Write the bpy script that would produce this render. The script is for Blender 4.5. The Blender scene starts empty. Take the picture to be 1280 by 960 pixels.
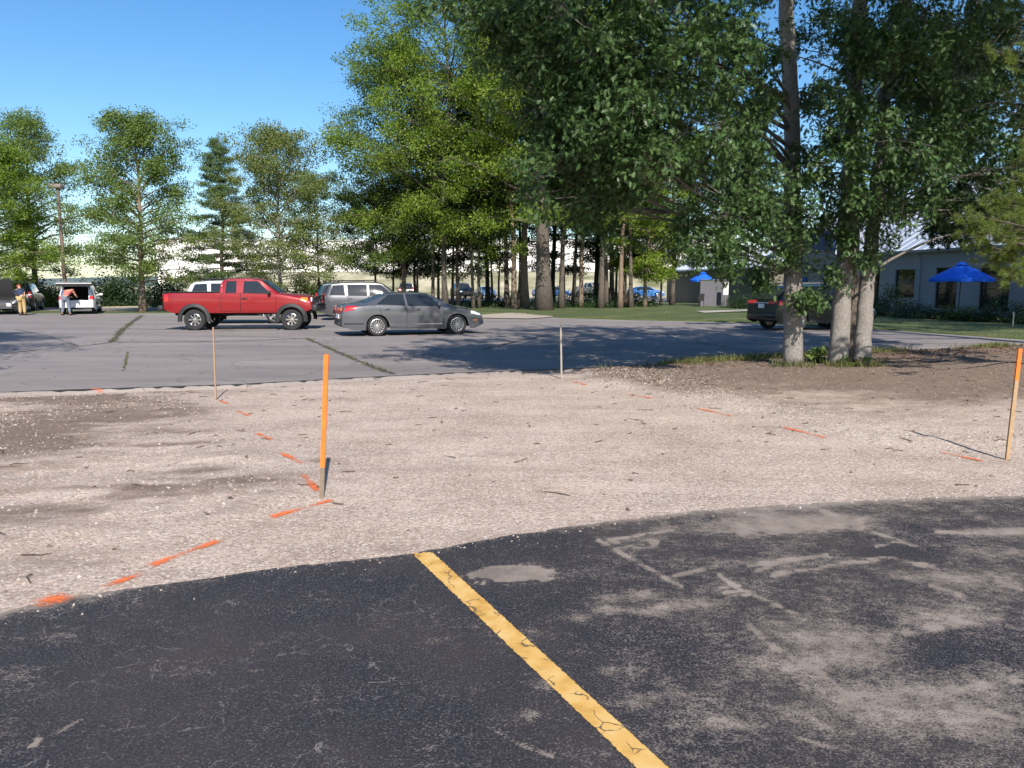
import bpy, bmesh, math, random
import numpy as np
from math import radians as R_, sin, cos, pi
from mathutils import Vector, Matrix

scene = bpy.context.scene
COL = scene.collection
random.seed(7)
rng = np.random.default_rng(7)

# ------------------------------------------------------------------ camera
CAM_H, FPX, PITCH = 1.68, 960.0, R_(7.39)
def ray(px, py):
    a, b = (px - 640) / FPX, (480 - py) / FPX
    return np.array([a, cos(PITCH) + b * sin(PITCH), -sin(PITCH) + b * cos(PITCH)])
def at(px, py, z=0.0):
    d = ray(px, py); t = (z - CAM_H) / d[2]
    return np.array([d[0] * t, d[1] * t, z])
def atY(px, py, Y):
    d = ray(px, py); t = Y / d[1]
    return np.array([d[0] * t, Y, CAM_H + d[2] * t])

# ------------------------------------------------------------------ object helpers
def tag(o, label=None, cat=None, group=None, kind=None):
    if label: o['label'] = label
    if cat: o['category'] = cat
    if group: o['group'] = group
    if kind: o['kind'] = kind
    return o
def thing(name, label, cat, loc=(0, 0, 0), rz=0, group=None):
    o = bpy.data.objects.new(name, None); COL.objects.link(o)
    o.location = loc; o.rotation_euler = (0, 0, rz); o.empty_display_size = .2
    return tag(o, label, cat, group)
def copy_tree(o, parent=None):
    c = o.copy(); COL.objects.link(c)
    if parent: c.parent = parent
    for ch in o.children: copy_tree(ch, c)
    return c
def link(name, me, mats, parent=None, smooth=None):
    if not isinstance(mats, (list, tuple)): mats = [mats]
    for m in mats: me.materials.append(m)
    if smooth is not None and len(me.polygons):
        me.shade_smooth()
        if smooth < 180: me.set_sharp_from_angle(angle=R_(smooth))
    o = bpy.data.objects.new(name, me); COL.objects.link(o)
    if parent: o.parent = parent
    return o

class MB:
    """collects shapes into one mesh"""
    def __init__(s): s.v, s.f, s.m = [], [], []
    def add(s, verts, faces, mi=0):
        b = len(s.v); s.v += [tuple(map(float, p)) for p in verts]
        s.f += [tuple(b + i for i in f) for f in faces]; s.m += [mi] * len(faces)
    def box(s, c, size, rz=0, mi=0, bev=0, rx=0, ry=0):
        M = Matrix.Translation(c) @ Matrix.Rotation(rz, 4, 'Z') @ Matrix.Rotation(ry, 4, 'Y') @ Matrix.Rotation(rx, 4, 'X')
        x, y, z = [k / 2 for k in size]
        if bev <= 0:
            P = [(-x,-y,-z),(x,-y,-z),(x,y,-z),(-x,y,-z),(-x,-y,z),(x,-y,z),(x,y,z),(-x,y,z)]
            F = [(0,3,2,1),(4,5,6,7),(0,1,5,4),(1,2,6,5),(2,3,7,6),(3,0,4,7)]
        else:
            bm = bmesh.new(); bmesh.ops.create_cube(bm, size=1)
            bmesh.ops.scale(bm, vec=(x*2, y*2, z*2), verts=bm.verts)
            bmesh.ops.bevel(bm, geom=bm.edges[:], offset=bev, segments=2, affect='EDGES', profile=.5)
            bm.verts.index_update()
            P = [tuple(v.co) for v in bm.verts]; F = [tuple(v.index for v in f.verts) for f in bm.faces]; bm.free()
        s.add([M @ Vector(p) for p in P], F, mi)
    def tube(s, path, radii, n=8, mi=0, cap=True):
        path = [Vector(p) for p in path]
        if not hasattr(radii, '__len__'): radii = [radii] * len(path)
        b = len(s.v); prev = None
        for i, p in enumerate(path):
            t = (path[min(i+1, len(path)-1)] - path[max(i-1, 0)]).normalized()
            if prev is None:
                a = Vector((1, 0, 0)) if abs(t.x) < .8 else Vector((0, 1, 0))
                u = (a - t * a.dot(t)).normalized()
            else:
                u = (prev - t * prev.dot(t))
                u = u.normalized() if u.length > 1e-6 else t.orthogonal().normalized()
            prev = u; w = t.cross(u)
            for k in range(n):
                a = 2 * pi * k / n
                s.v.append(tuple(p + (u * cos(a) + w * sin(a)) * radii[i]))
        for i in range(len(path) - 1):
            for k in range(n):
                s.f.append((b+i*n+k, b+i*n+(k+1) % n, b+(i+1)*n+(k+1) % n, b+(i+1)*n+k)); s.m.append(mi)
        if cap:
            s.f.append(tuple(b + k for k in reversed(range(n)))); s.m.append(mi)
            e = b + (len(path) - 1) * n
            s.f.append(tuple(e + k for k in range(n))); s.m.append(mi)
    def lathe(s, prof, n=24, axis='Z', c=(0, 0, 0), mi=0):
        b = len(s.v)
        for r, h in prof:
            for k in range(n):
                a = 2 * pi * k / n
                if axis == 'Z': p = (c[0]+r*cos(a), c[1]+r*sin(a), c[2]+h)
                else: p = (c[0]+r*cos(a), c[1]+h, c[2]+r*sin(a))
                s.v.append(p)
        for i in range(len(prof) - 1):
            for k in range(n):
                s.f.append((b+i*n+k, b+i*n+(k+1) % n, b+(i+1)*n+(k+1) % n, b+(i+1)*n+k)); s.m.append(mi)
    def mesh(s, name):
        me = bpy.data.meshes.new(name)
        me.from_pydata(s.v, [], s.f)
        if any(s.m): me.polygons.foreach_set('material_index', s.m)
        me.update(); return me
    def build(s, name, mats, parent=None, smooth=None, fixn=False):
        me = s.mesh(name)
        if fixn:
            bm = bmesh.new(); bm.from_mesh(me); bmesh.ops.recalc_face_normals(bm, faces=bm.faces[:]); bm.to_mesh(me); bm.free()
        return link(name, me, mats, parent, smooth)

def grid_mesh(name, X, Y, Z, attrs=None, keep=None):
    """X,Y,Z arrays (ny,nx) -> quad sheet, with float point attributes"""
    ny, nx = X.shape
    V = np.stack([X, Y, Z], -1).reshape(-1, 3)
    i = np.arange(ny * nx).reshape(ny, nx)
    F = np.stack([i[:-1, :-1], i[:-1, 1:], i[1:, 1:], i[1:, :-1]], -1).reshape(-1, 4)
    if keep is not None: F = F[keep.reshape(-1)]
    me = bpy.data.meshes.new(name)
    me.vertices.add(len(V)); me.vertices.foreach_set('co', V.astype(np.float32).ravel())
    me.loops.add(F.size); me.loops.foreach_set('vertex_index', F.astype(np.int32).ravel())
    me.polygons.add(len(F)); me.polygons.foreach_set('loop_start', (np.arange(len(F)) * 4).astype(np.int32))
    me.polygons.foreach_set('use_smooth', np.ones(len(F), bool))
    me.update(calc_edges=True)
    for k, a in (attrs or {}).items():
        at_ = me.attributes.new(k, 'FLOAT', 'POINT'); at_.data.foreach_set('value', np.ascontiguousarray(a, dtype=np.float32).ravel())
    me.validate(); return me

def soup(name, P, U, W, N, size, tv, tf, tint, wid=None):
    """many copies of one small template: tv (k,3) in axes U,W,N scaled by size; tf list of faces"""
    tv = np.array(tv, float); n, k = len(P), len(tv)
    wid = np.ones(n) if wid is None else wid
    V = (P[:, None] + size[:, None, None] * (tv[None, :, 0:1] * U[:, None] + (tv[None, :, 1:2] * wid[:, None, None]) * W[:, None] + tv[None, :, 2:3] * N[:, None])).reshape(-1, 3)
    flat = np.concatenate([np.array(f) for f in tf]); lens = np.array([len(f) for f in tf])
    L = (flat[None] + (np.arange(n) * k)[:, None]).ravel()
    tot = np.tile(lens, n); st = np.concatenate([[0], np.cumsum(tot)[:-1]])
    me = bpy.data.meshes.new(name)
    me.vertices.add(len(V)); me.vertices.foreach_set('co', V.astype(np.float32).ravel())
    me.loops.add(len(L)); me.loops.foreach_set('vertex_index', L.astype(np.int32))
    me.polygons.add(len(tot)); me.polygons.foreach_set('loop_start', st.astype(np.int32))
    me.update(calc_edges=True)
    a = me.attributes.new('tint', 'FLOAT', 'FACE'); a.data.foreach_set('value', np.repeat(tint, len(tf)).astype(np.float32))
    return me

def nrm(a): return a / np.maximum(np.linalg.norm(a, axis=-1, keepdims=True), 1e-9)

# value noise on the plane, for real bumps and soil masks
def vnoise(x, y, scale, seed=0):
    x = np.asarray(x) * scale; y = np.asarray(y) * scale
    xi, yi = np.floor(x).astype(np.int64), np.floor(y).astype(np.int64)
    fx, fy = x - xi, y - yi
    fx, fy = fx*fx*(3-2*fx), fy*fy*(3-2*fy)
    def h(a, b):
        q = (a * 374761393 + b * 668265263 + seed * 1442695041) & 0xffffffff
        q = ((q ^ (q >> 13)) * 1274126177) & 0xffffffff
        return ((q ^ (q >> 16)) & 0xffff) / 65535.0
    return (h(xi, yi)*(1-fx)+h(xi+1, yi)*fx)*(1-fy) + (h(xi, yi+1)*(1-fx)+h(xi+1, yi+1)*fx)*fy
def fbm(x, y, scale, seed=0, oct=4):
    s, a, t = 0, 1, 0
    for k in range(oct):
        s = s + a * vnoise(x, y, scale * 2**k, seed + k); t += a; a *= .5
    return s / t
def sstep(a, b, x):
    t = np.clip((x - a) / (b - a), 0, 1); return t*t*(3-2*t)

# ------------------------------------------------------------------ materials
def nmat(name):
    m = bpy.data.materials.new(name); m.use_nodes = True
    nt = m.node_tree; return m, nt, nt.nodes['Principled BSDF']
def nd(nt, t, **kw):
    n = nt.nodes.new(t)
    for k, v in kw.items():
        if k.startswith('_'): setattr(n, k[1:], v)
        else:
            key = int(k[1:]) if k[0] == 'i' and k[1:].isdigit() else k.replace('__', ' ')
            n.inputs[key].default_value = v
    return n
def c4(c): return (c[0], c[1], c[2], 1)
def simple(name, col, rough=.6, metal=0, coat=0, spec=None, var=.12, vs=6):
    m, nt, b = nmat(name)
    b.inputs['Roughness'].default_value = rough; b.inputs['Metallic'].default_value = metal
    if coat: b.inputs['Coat Weight'].default_value = coat; b.inputs['Coat Roughness'].default_value = .06
    if spec is not None: b.inputs['Specular IOR Level'].default_value = spec
    if var:
        tc = nd(nt, 'ShaderNodeTexCoord'); n = nd(nt, 'ShaderNodeTexNoise', Scale=vs, Detail=5)
        nt.links.new(tc.outputs['Object'], n.inputs['Vector'])
        mx = nd(nt, 'ShaderNodeMix', _data_type='RGBA', i6=c4([c*(1-var) for c in col]), i7=c4([min(1, c*(1+var)) for c in col]))
        nt.links.new(n.outputs['Fac'], mx.inputs[0]); nt.links.new(mx.outputs[2], b.inputs['Base Color'])
    else: b.inputs['Base Color'].default_value = c4(col)
    return m
def ramp(nt, src, stops):
    r = nt.nodes.new('ShaderNodeValToRGB'); e = r.color_ramp.elements
    while len(e) < len(stops): e.new(.5)
    for q, (p, c) in zip(e, stops):
        q.position = p; q.color = c4(c) if len(c) == 3 else c
    nt.links.new(src, r.inputs[0]); return r
def g(v): return (v, v, v)
def mixc(nt, fac, a, b, blend='MIX'):
    m = nd(nt, 'ShaderNodeMix', _data_type='RGBA', _blend_type=blend)
    for s, i in ((fac, 0), (a, 6), (b, 7)):
        if hasattr(s, 'links'): nt.links.new(s, m.inputs[i])
        elif isinstance(s, (int, float)): m.inputs[i].default_value = s
        else: m.inputs[i].default_value = c4(s)
    return m.outputs[2]
def mth(nt, op, a, b=None, clamp=False):
    m = nd(nt, 'ShaderNodeMath', _operation=op, _use_clamp=clamp)
    for s, i in ((a, 0), (b, 1)):
        if s is None: continue
        if hasattr(s, 'links'): nt.links.new(s, m.inputs[i])
        else: m.inputs[i].default_value = s
    return m.outputs[0]
def bump(nt, b, h, strength=.4, dist=.01):
    n = nd(nt, 'ShaderNodeBump', Strength=strength, Distance=dist)
    nt.links.new(h, n.inputs['Height']); nt.links.new(n.outputs[0], b.inputs['Normal'])
def tex(nt, kind, vec, **kw):
    n = nd(nt, kind, **kw); nt.links.new(vec, n.inputs['Vector']); return n
def objco(nt, scale=None, rot=None):
    tc = nd(nt, 'ShaderNodeTexCoord')
    if scale is None and rot is None: return tc.outputs['Object']
    mp = nd(nt, 'ShaderNodeMapping')
    if scale: mp.inputs['Scale'].default_value = scale
    if rot: mp.inputs['Rotation'].default_value = rot
    nt.links.new(tc.outputs['Object'], mp.inputs['Vector']); return mp.outputs[0]

def leaf_mat(name, a, b, trans=.35, rough=.5):
    m, nt, bs = nmat(name)
    at_ = nd(nt, 'ShaderNodeAttribute', _attribute_name='tint')
    col = mixc(nt, at_.outputs['Fac'], a, b)
    nt.links.new(col, bs.inputs['Base Color']); bs.inputs['Roughness'].default_value = rough
    bs.inputs['Specular IOR Level'].default_value = .35
    tr = nd(nt, 'ShaderNodeBsdfTranslucent')
    tcol = mixc(nt, 1.0, col, (1.25, 1.35, .55), 'MULTIPLY')
    nt.links.new(tcol, tr.inputs['Color'])
    mx = nd(nt, 'ShaderNodeMixShader', i0=trans)
    nt.links.new(bs.outputs[0], mx.inputs[1]); nt.links.new(tr.outputs[0], mx.inputs[2])
    nt.links.new(mx.outputs[0], nt.nodes['Material Output'].inputs[0]); return m
def bark_mat(name, a, b, sc=1.0):
    m, nt, bs = nmat(name)
    v = objco(nt, (9*sc, 9*sc, 2.2*sc)); n = tex(nt, 'ShaderNodeTexNoise', v, Scale=2.2, Detail=8, Roughness=.65)
    vo = tex(nt, 'ShaderNodeTexVoronoi', v, Scale=3.2, _feature='DISTANCE_TO_EDGE')
    h = mth(nt, 'MULTIPLY', n.outputs['Fac'], ramp(nt, vo.outputs['Distance'], [(0, g(.45)), (.25, g(1))]).outputs[0])
    r = ramp(nt, h, [(.18, a), (.62, b)])
    big = tex(nt, 'ShaderNodeTexNoise', objco(nt), Scale=1.3, Detail=3)
    col = mixc(nt, ramp(nt, big.outputs['Fac'], [(.5, g(0)), (.7, g(.55))]).outputs[0], r.outputs[0], [x * .6 for x in b])
    nt.links.new(col, bs.inputs['Base Color']); bs.inputs['Roughness'].default_value = .9
    bs.inputs['Specular IOR Level'].default_value = .2
    bump(nt, bs, h, .8, .03); return m
def paint_mat(name, col, metal=.0, coat=.8, rough=.35):
    m, nt, b = nmat(name)
    n = tex(nt, 'ShaderNodeTexNoise', objco(nt), Scale=3, Detail=4)
    nt.links.new(mixc(nt, n.outputs['Fac'], [c*.92 for c in col], [min(1, c*1.08) for c in col]), b.inputs['Base Color'])
    b.inputs['Metallic'].default_value = metal; b.inputs['Roughness'].default_value = rough
    b.inputs['Coat Weight'].default_value = coat; b.inputs['Coat Roughness'].default_value = .05
    return m
def glass_mat(name, col=(.02, .025, .03)):
    m, nt, b = nmat(name)
    b.inputs['Base Color'].default_value = c4(col); b.inputs['Roughness'].default_value = .04
    b.inputs['Specular IOR Level'].default_value = .65; return m

M = {}
M['rubber'] = simple('tyre_rubber', (.02, .02, .021), .85)
M['black_plastic'] = simple('black_plastic', (.022, .022, .024), .6)
M['dark'] = simple('dark_underbody', (.012, .012, .013), .9)
M['interior'] = simple('dark_interior', (.03, .03, .033), .9)
M['rim'] = simple('alloy_rim', (.62, .62, .64), .35, .85, var=.04)
M['chrome'] = simple('chrome', (.75, .75, .77), .15, 1, var=.02)
M['glass'] = glass_mat('car_glass')
M['tail'] = simple('tail_lamp_red', (.45, .015, .015), .2, coat=1, var=.05)
M['amber'] = simple('amber_lamp', (.75, .22, .02), .2, coat=1, var=.05)
M['lamp'] = simple('clear_lamp', (.75, .76, .78), .15, coat=1, var=.05)
M['plate'] = simple('plate_white', (.7, .72, .75), .5, var=.05)
M['dark_glass'] = glass_mat('window_glass', (.015, .017, .02))
# ================================================================== GROUND
def poly_world(pts): return np.array([at(x, y)[:2] for x, y in pts])
def yof(pts):
    w = poly_world(pts); w = w[np.argsort(w[:, 0])]
    return lambda x: np.interp(x, w[:, 0], w[:, 1])
near_edge = yof([(-900, 960), (-300, 822), (-100, 785), (0, 766), (120, 742), (250, 724), (380, 707), (515, 692), (610, 675), (700, 660), (850, 641), (1000, 630), (1130, 624), (1280, 620), (1500, 617), (2200, 612)])
lot_near = yof([(-2400, 540), (-900, 510), (0, 491), (115, 487), (300, 481), (430, 473.5), (560, 467), (700, 462), (800, 457), (900, 451), (1000, 446), (1100, 440), (1280, 432.5), (1600, 431), (2600, 430)])
lot_far = yof([(-1400, 391.5), (0, 391.5), (300, 391.5), (500, 392.2), (590, 393.5), (640, 392.5), (700, 397.5), (800, 400.5), (930, 403.5), (1100, 412), (1280, 424.5), (1600, 428), (2600, 428)])
def proj(x, y, z=0.0):
    dx, dy, dz = x, y, z - CAM_H
    f = dy * cos(PITCH) - dz * sin(PITCH); u = dy * sin(PITCH) + dz * cos(PITCH)
    f = np.maximum(f, .2)
    return 640 + FPX * dx / f, 480 - FPX * u / f

# ---- big ground sheet to the horizon (dropped below the built surfaces near the camera)
xs = np.array(sorted(set([-3000, -1500, -800, -400, -200, -120, -90] + list(range(-80, 61, 4)) + [80, 120, 200, 400, 800, 1500, 3000])), float)
ys = np.array(sorted(set([-600, -200, -80, -40, -24] + list(range(-16, 121, 4)) + [128, 140, 160, 200, 300, 500, 900, 1600, 3000])), float)
X, Y = np.meshgrid(xs, ys)
Z = np.where((Y < 61) & (Y > -30) & (np.abs(X) < 78), -.35, -.03)
bank = sstep(99, 118, Y) * sstep(-57, -47, X) * (1 - sstep(95, 130, X)) * 3.5
Z = Z + bank + np.where(bank > .1, .25 * vnoise(X, Y, .1, 3), 0)
m, nt, b = nmat('grassy_ground')
v = objco(nt); n1 = tex(nt, 'ShaderNodeTexNoise', v, Scale=.25, Detail=6); n2 = tex(nt, 'ShaderNodeTexNoise', v, Scale=6, Detail=6)
c = ramp(nt, n1.outputs['Fac'], [(.35, (.16, .16, .07)), (.62, (.50, .45, .31))]).outputs[0]
nt.links.new(mixc(nt, .5, c, ramp(nt, n2.outputs['Fac'], [(.3, g(.4)), (.7, g(1.2))]).outputs[0], 'MULTIPLY'), b.inputs['Base Color'])
b.inputs['Roughness'].default_value = .95; bump(nt, b, n2.outputs['Fac'], .6, .1)
M['ground'] = m
o = link('ground', grid_mesh('ground', X, Y, Z), m); tag(o, kind='structure')

# ---- dirt and gravel area where the new drive goes in
def lot_asphalt_mat():
    m, nt, b = nmat('old_asphalt')
    v = objco(nt); v2 = objco(nt, (.35, 1.6, 1))
    big = tex(nt, 'ShaderNodeTexNoise', v2, Scale=.35, Detail=6, Roughness=.6)
    mid = tex(nt, 'ShaderNodeTexNoise', v2, Scale=1.6, Detail=6, Roughness=.65)
    fine = tex(nt, 'ShaderNodeTexNoise', v, Scale=55, Detail=4)
    c = ramp(nt, big.outputs['Fac'], [(.3, (.180, .158, .155)), (.52, (.232, .205, .198)), (.7, (.28, .248, .232))]).outputs[0]
    c = mixc(nt, ramp(nt, mid.outputs['Fac'], [(.52, g(0)), (.68, g(.5))]).outputs[0], c, (.155, .14, .14))
    c = mixc(nt, ramp(nt, mid.outputs['Fac'], [(.3, g(.45)), (.42, g(0))]).outputs[0], c, (.31, .28, .268))
    vc = tex(nt, 'ShaderNodeTexVoronoi', v2, Scale=.45, _feature='DISTANCE_TO_EDGE')
    dist = tex(nt, 'ShaderNodeTexNoise', v, Scale=1.5, Detail=3)
    vadd = nd(nt, 'ShaderNodeVectorMath', _operation='ADD'); nt.links.new(v, vadd.inputs[0])
    sc = nd(nt, 'ShaderNodeVectorMath', _operation='SCALE'); sc.inputs['Scale'].default_value = 1.1
    nt.links.new(dist.outputs['Color'], sc.inputs[0]); nt.links.new(sc.outputs[0], vadd.inputs[1])
    nt.links.new(vadd.outputs[0], vc.inputs['Vector'])
    cr = ramp(nt, vc.outputs['Distance'], [(0, g(.55)), (.012, g(0))]).outputs[0]
    c = mixc(nt, cr, c, (.05, .047, .045))
    sp = ramp(nt, fine.outputs['Fac'], [(.3, g(.82)), (.7, g(1.15))]).outputs[0]
    nt.links.new(mixc(nt, .8, c, sp, 'MULTIPLY'), b.inputs['Base Color'])
    b.inputs['Roughness'].default_value = .88; b.inputs['Specular IOR Level'].default_value = .3
    bump(nt, b, fine.outputs['Fac'], .35, .01); return m
M['lot'] = lot_asphalt_mat()

def dirt_mat():
    m, nt, b = nmat('gravel_and_soil')
    v = objco(nt)
    a_s = nd(nt, 'ShaderNodeAttribute', _attribute_name='soil').outputs['Fac']
    a_g = nd(nt, 'ShaderNodeAttribute', _attribute_name='stone').outputs['Fac']
    n0 = tex(nt, 'ShaderNodeTexNoise', v, Scale=.9, Detail=6, Roughness=.6)
    n1 = tex(nt, 'ShaderNodeTexNoise', v, Scale=28, Detail=6, Roughness=.75)
    n2 = tex(nt, 'ShaderNodeTexNoise', v, Scale=7, Detail=5, Roughness=.7)
    vo = tex(nt, 'ShaderNodeTexVoronoi', v, Scale=75); vo2 = tex(nt, 'ShaderNodeTexVoronoi', v, Scale=34)
    base = ramp(nt, n0.outputs['Fac'], [(.3, (.33, .252, .208)), (.5, (.425, .336, .285)), (.7, (.485, .395, .34))]).outputs[0]
    sw = tex(nt, 'ShaderNodeTexNoise', objco(nt, (.35, 1.5, 1), (0, 0, .12)), Scale=1.3, Detail=5, Roughness=.6)
    base = mixc(nt, 1.0, base, ramp(nt, sw.outputs['Fac'], [(.3, (.80, .79, .79)), (.5, (1, .985, .97)), (.68, (1.10, 1.08, 1.05))]).outputs[0], 'MULTIPLY')
    base = mixc(nt, .55, base, ramp(nt, n2.outputs['Fac'], [(.3, g(.72)), (.65, g(1.15))]).outputs[0], 'MULTIPLY')
    base = mixc(nt, .8, base, ramp(nt, n1.outputs['Fac'], [(.28, g(.5)), (.5, g(1)), (.72, g(1.35))]).outputs[0], 'MULTIPLY')
    # small aggregate: pale and dark grains
    sep = nd(nt, 'ShaderNodeSeparateColor'); nt.links.new(vo.outputs['Color'], sep.inputs[0])
    base = mixc(nt, ramp(nt, sep.outputs[0], [(.80, g(0)), (.86, g(.75))]).outputs[0], base, (.62, .56, .50))
    base = mixc(nt, ramp(nt, sep.outputs[1], [(.84, g(0)), (.9, g(.6))]).outputs[0], base, (.17, .135, .115))
    sep2 = nd(nt, 'ShaderNodeSeparateColor'); nt.links.new(vo2.outputs['Color'], sep2.inputs[0])
    st = mth(nt, 'MULTIPLY', ramp(nt, sep2.outputs[0], [(.45, g(0)), (.6, g(1))]).outputs[0], a_g)
    base = mixc(nt, st, base, ramp(nt, sep2.outputs[1], [(0, (.33, .275, .235)), (1, (.54, .465, .41))]).outputs[0])
    soil = ramp(nt, n1.outputs['Fac'], [(.3, (.070, .052, .040)), (.55, (.165, .120, .094)), (.75, (.29, .215, .17))]).outputs[0]
    nz = mth(nt, 'ADD', a_s, mth(nt, 'MULTIPLY', mth(nt, 'SUBTRACT', n2.outputs['Fac'], .5), 1.1))
    nz = mth(nt, 'ADD', nz, mth(nt, 'MULTIPLY', mth(nt, 'SUBTRACT', n1.outputs['Fac'], .5), .8))
    sm = ramp(nt, nz, [(.22, g(0)), (.95, g(.88))]).outputs[0]
    nt.links.new(mixc(nt, sm, base, soil), b.inputs['Base Color'])
    b.inputs['Roughness'].default_value = .95; b.inputs['Specular IOR Level'].default_value = .15
    h = mth(nt, 'ADD', n1.outputs['Fac'], mth(nt, 'MULTIPLY', vo2.outputs['Distance'], -.5))
    bump(nt, b, h, .55, .018); return m
M['dirt'] = dirt_mat()

LBX = [(440, 250), (490, 262), (502, 281), (516, 304), (545, 331), (572, 364), (596, 388), (612, 402), (635, 372), (690, 230), (725, 150), (755, 40), (775, -60), (960, -900)]
RBY = [(600, 430), (722, 462), (731, 476), (800, 491), (895, 511), (1005, 537), (1100, 556), (1200, 566), (1290, 572), (1500, 580), (2500, 600)]
def masks(x, y):
    px, py = proj(x, y)
    xb = np.interp(py, [p[0] for p in LBX], [p[1] for p in LBX])
    left = sstep(-10, 70, xb - px + 40 * (fbm(x, y, .8, 5) - .5))
    yb = np.interp(px, [p[0] for p in RBY], [p[1] for p in RBY])
    right = sstep(0, 16, yb - py + 10 * (fbm(x, y, .9, 6) - .5)) * (px > 640)
    return px, py, left, right
def dirt_height(x, y):
    px, py, left, right = masks(x, y)
    ye, yl = near_edge(x), lot_near(x)
    z = -.008 + .016 * (fbm(x, y, .7, 11) - .5) + .012 * (fbm(x, y, 3.5, 12, 3) - .5)
    rut = np.sin((x * .45 + y * 1.0) * 5.2 + 3 * fbm(x, y, .5, 13)) * .5 + .5
    z = z + left * (.055 * fbm(x, y, 1.1, 14) + .035 * fbm(x, y, 4, 15) + .03 * rut * fbm(x, y, .7, 16) - .02)
    z = z + right * (.07 * sstep(0, 3.5, y - 10.2) + .05 * fbm(x, y, 1.3, 17) + .03 * fbm(x, y, 5, 18))
    e = sstep(0, .7, y - ye); z = z * e - .006 * (1 - e)
    e2 = sstep(0, 1.0, yl - y) ; z = z * e2 + (-.055 + .03 * right + .02 * (fbm(x, y, 2, 19) - .5)) * (1 - e2)
    return z, px, py, left, right
xs = np.concatenate([np.linspace(-40, -13, 60)[:-1], np.linspace(-13, 16, 640), np.linspace(16, 40, 60)[1:]])
t = np.linspace(0, 1, 330) ** 1.25
ye, yl = near_edge(xs) - .3, lot_near(xs) + .25
X = np.tile(xs, (len(t), 1)); Y = ye[None] * (1 - t[:, None]) + yl[None] * t[:, None]
Z, px, py, left, right = dirt_height(X, Y)
def blob(px, py, cx, cy, rx, ry): return np.exp(-(((px - cx) / rx) ** 2 + ((py - cy) / ry) ** 2))
soil = .10 * left + .28 * left * sstep(.48, .68, fbm(X, Y, .55, 21)) + .34 * left * sstep(.50, .68, fbm(X * .6 + Y * .5, Y * 2.2 - X * .9, 1.6, 27)) + .35 * left * sstep(.55, .7, fbm(X, Y * 2, 1.4, 22))
soil += right * (.28 + .85 * sstep(525, 466, py) + .9 * (fbm(X, Y * 1.6, 1.3, 23) - .5) - .30 * sstep(490, 540, py))
soil += .35 * sstep(.60, .72, fbm(X * .7, Y * 1.6, 1.0, 28)) * (1 - left) * (1 - right)
for cx, cy, rx, ry, s in [(60, 500, 110, 9, .75), (0, 560, 60, 28, .7), (400, 574, 28, 4, .8), (488, 686, 22, 6, .6), (1110, 603, 60, 7, .5), (845, 482, 50, 14, .4), (1075, 520, 120, 9, .3), (60, 535, 50, 10, .4), (30, 548, 60, 22, .5), (78, 558, 26, 8, .7), (140, 518, 90, 9, .55), (140, 527, 40, 4, .7), (20, 660, 60, 10, .5), (80, 640, 70, 5, .6), (150, 612, 70, 3.5, .6), (215, 602, 80, 3.5, .5), (260, 592, 90, 4, .5), (60, 700, 90, 12, .4), (180, 690, 90, 8, .25), (1190, 485, 110, 22, .5), (935, 470, 120, 14, .35)]:
    soil += s * blob(px, py, cx, cy, rx, ry)
stone = .16 + .42 * left * sstep(.4, .6, fbm(X, Y, .8, 24)) + .85 * np.exp(-((np.interp(px, [p[0] for p in RBY], [p[1] for p in RBY]) - 12 - py) / 14) ** 2) * (px > 650)

me = grid_mesh('dirt', X, Y, Z, {'soil': np.clip(soil, 0, 1.3), 'stone': np.clip(stone, 0, 1)})
o = link('dirt_ground', me, M['dirt']); tag(o, kind='structure')
# ground-height sampler for things standing on the dirt
def dz(x, y): return float(dirt_height(np.array([x]), np.array([y]))[0][0])

# ---- loose gravel: many small angular stones, one mass
N = 240000
sx = rng.uniform(-9, 12.5, N); sy = rng.uniform(3.2, 15.5, N)
zz, px, py, left, right = dirt_height(sx, sy)
yb = np.interp(px, [p[0] for p in RBY], [p[1] for p in RBY])
band = np.exp(-((yb - 13 - py) / 15) ** 2) * (px > 650)
dens = .05 + .32 * left * sstep(.42, .62, fbm(sx, sy, .8, 24)) + .6 * band + .06 * right + .08 * left * sstep(.5, .7, fbm(sx, sy, 2, 31))
rim = near_edge(sx) - sy; dens = np.where(rim > 0, .55 * np.exp(-rim / .07), dens + .25 * np.exp(rim / .12)); zz = np.where(rim > -.02, np.maximum(zz, .003), zz)
ok = (sy > near_edge(sx) - .6) & (sy < lot_near(sx) - .02) & (px > -60) & (px < 1340) & (rng.random(N) < dens)
sx, sy, zz, left, band = sx[ok], sy[ok], zz[ok], left[ok], band[ok]
n = len(sx)
size = (.0035 + .011 * rng.random(n) ** 3.5) * (1 + .6 * np.maximum(left, band))
tv = [(1,0,0),(.3,.9,0),(-.8,.6,0),(-.9,-.5,0),(.2,-1,0),(.1,.1,.75),(-.2,-.1,.7)]
tf = [(0,1,5),(1,2,5),(2,6,5),(2,3,6),(3,4,6),(4,5,6),(4,0,5)]
a = rng.random(n) * 2 * pi
U = np.stack([np.cos(a), np.sin(a), rng.normal(0, .15, n)], 1); W = np.stack([-np.sin(a), np.cos(a), rng.normal(0, .15, n)], 1)
Nn = nrm(np.cross(nrm(U), nrm(W)))
me = soup('gravel', np.stack([sx, sy, zz - .001], 1), nrm(U), nrm(W), Nn, size, tv, tf, rng.random(n), rng.uniform(.5, .95, n))
n2 = 26000; ax_ = rng.uniform(-9, 14, n2); ay_ = rng.uniform(4, 16.5, n2); az_, qx, qy, ql, qr = dirt_height(ax_, ay_)
k_ = (ay_ > near_edge(ax_) + .1) & (ay_ < lot_near(ax_) - .05) & (rng.random(n2) < .03 + .5 * qr * sstep(530, 470, qy) + .35 * ql * sstep(.5, .66, fbm(ax_, ay_, .55, 21)))
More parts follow.
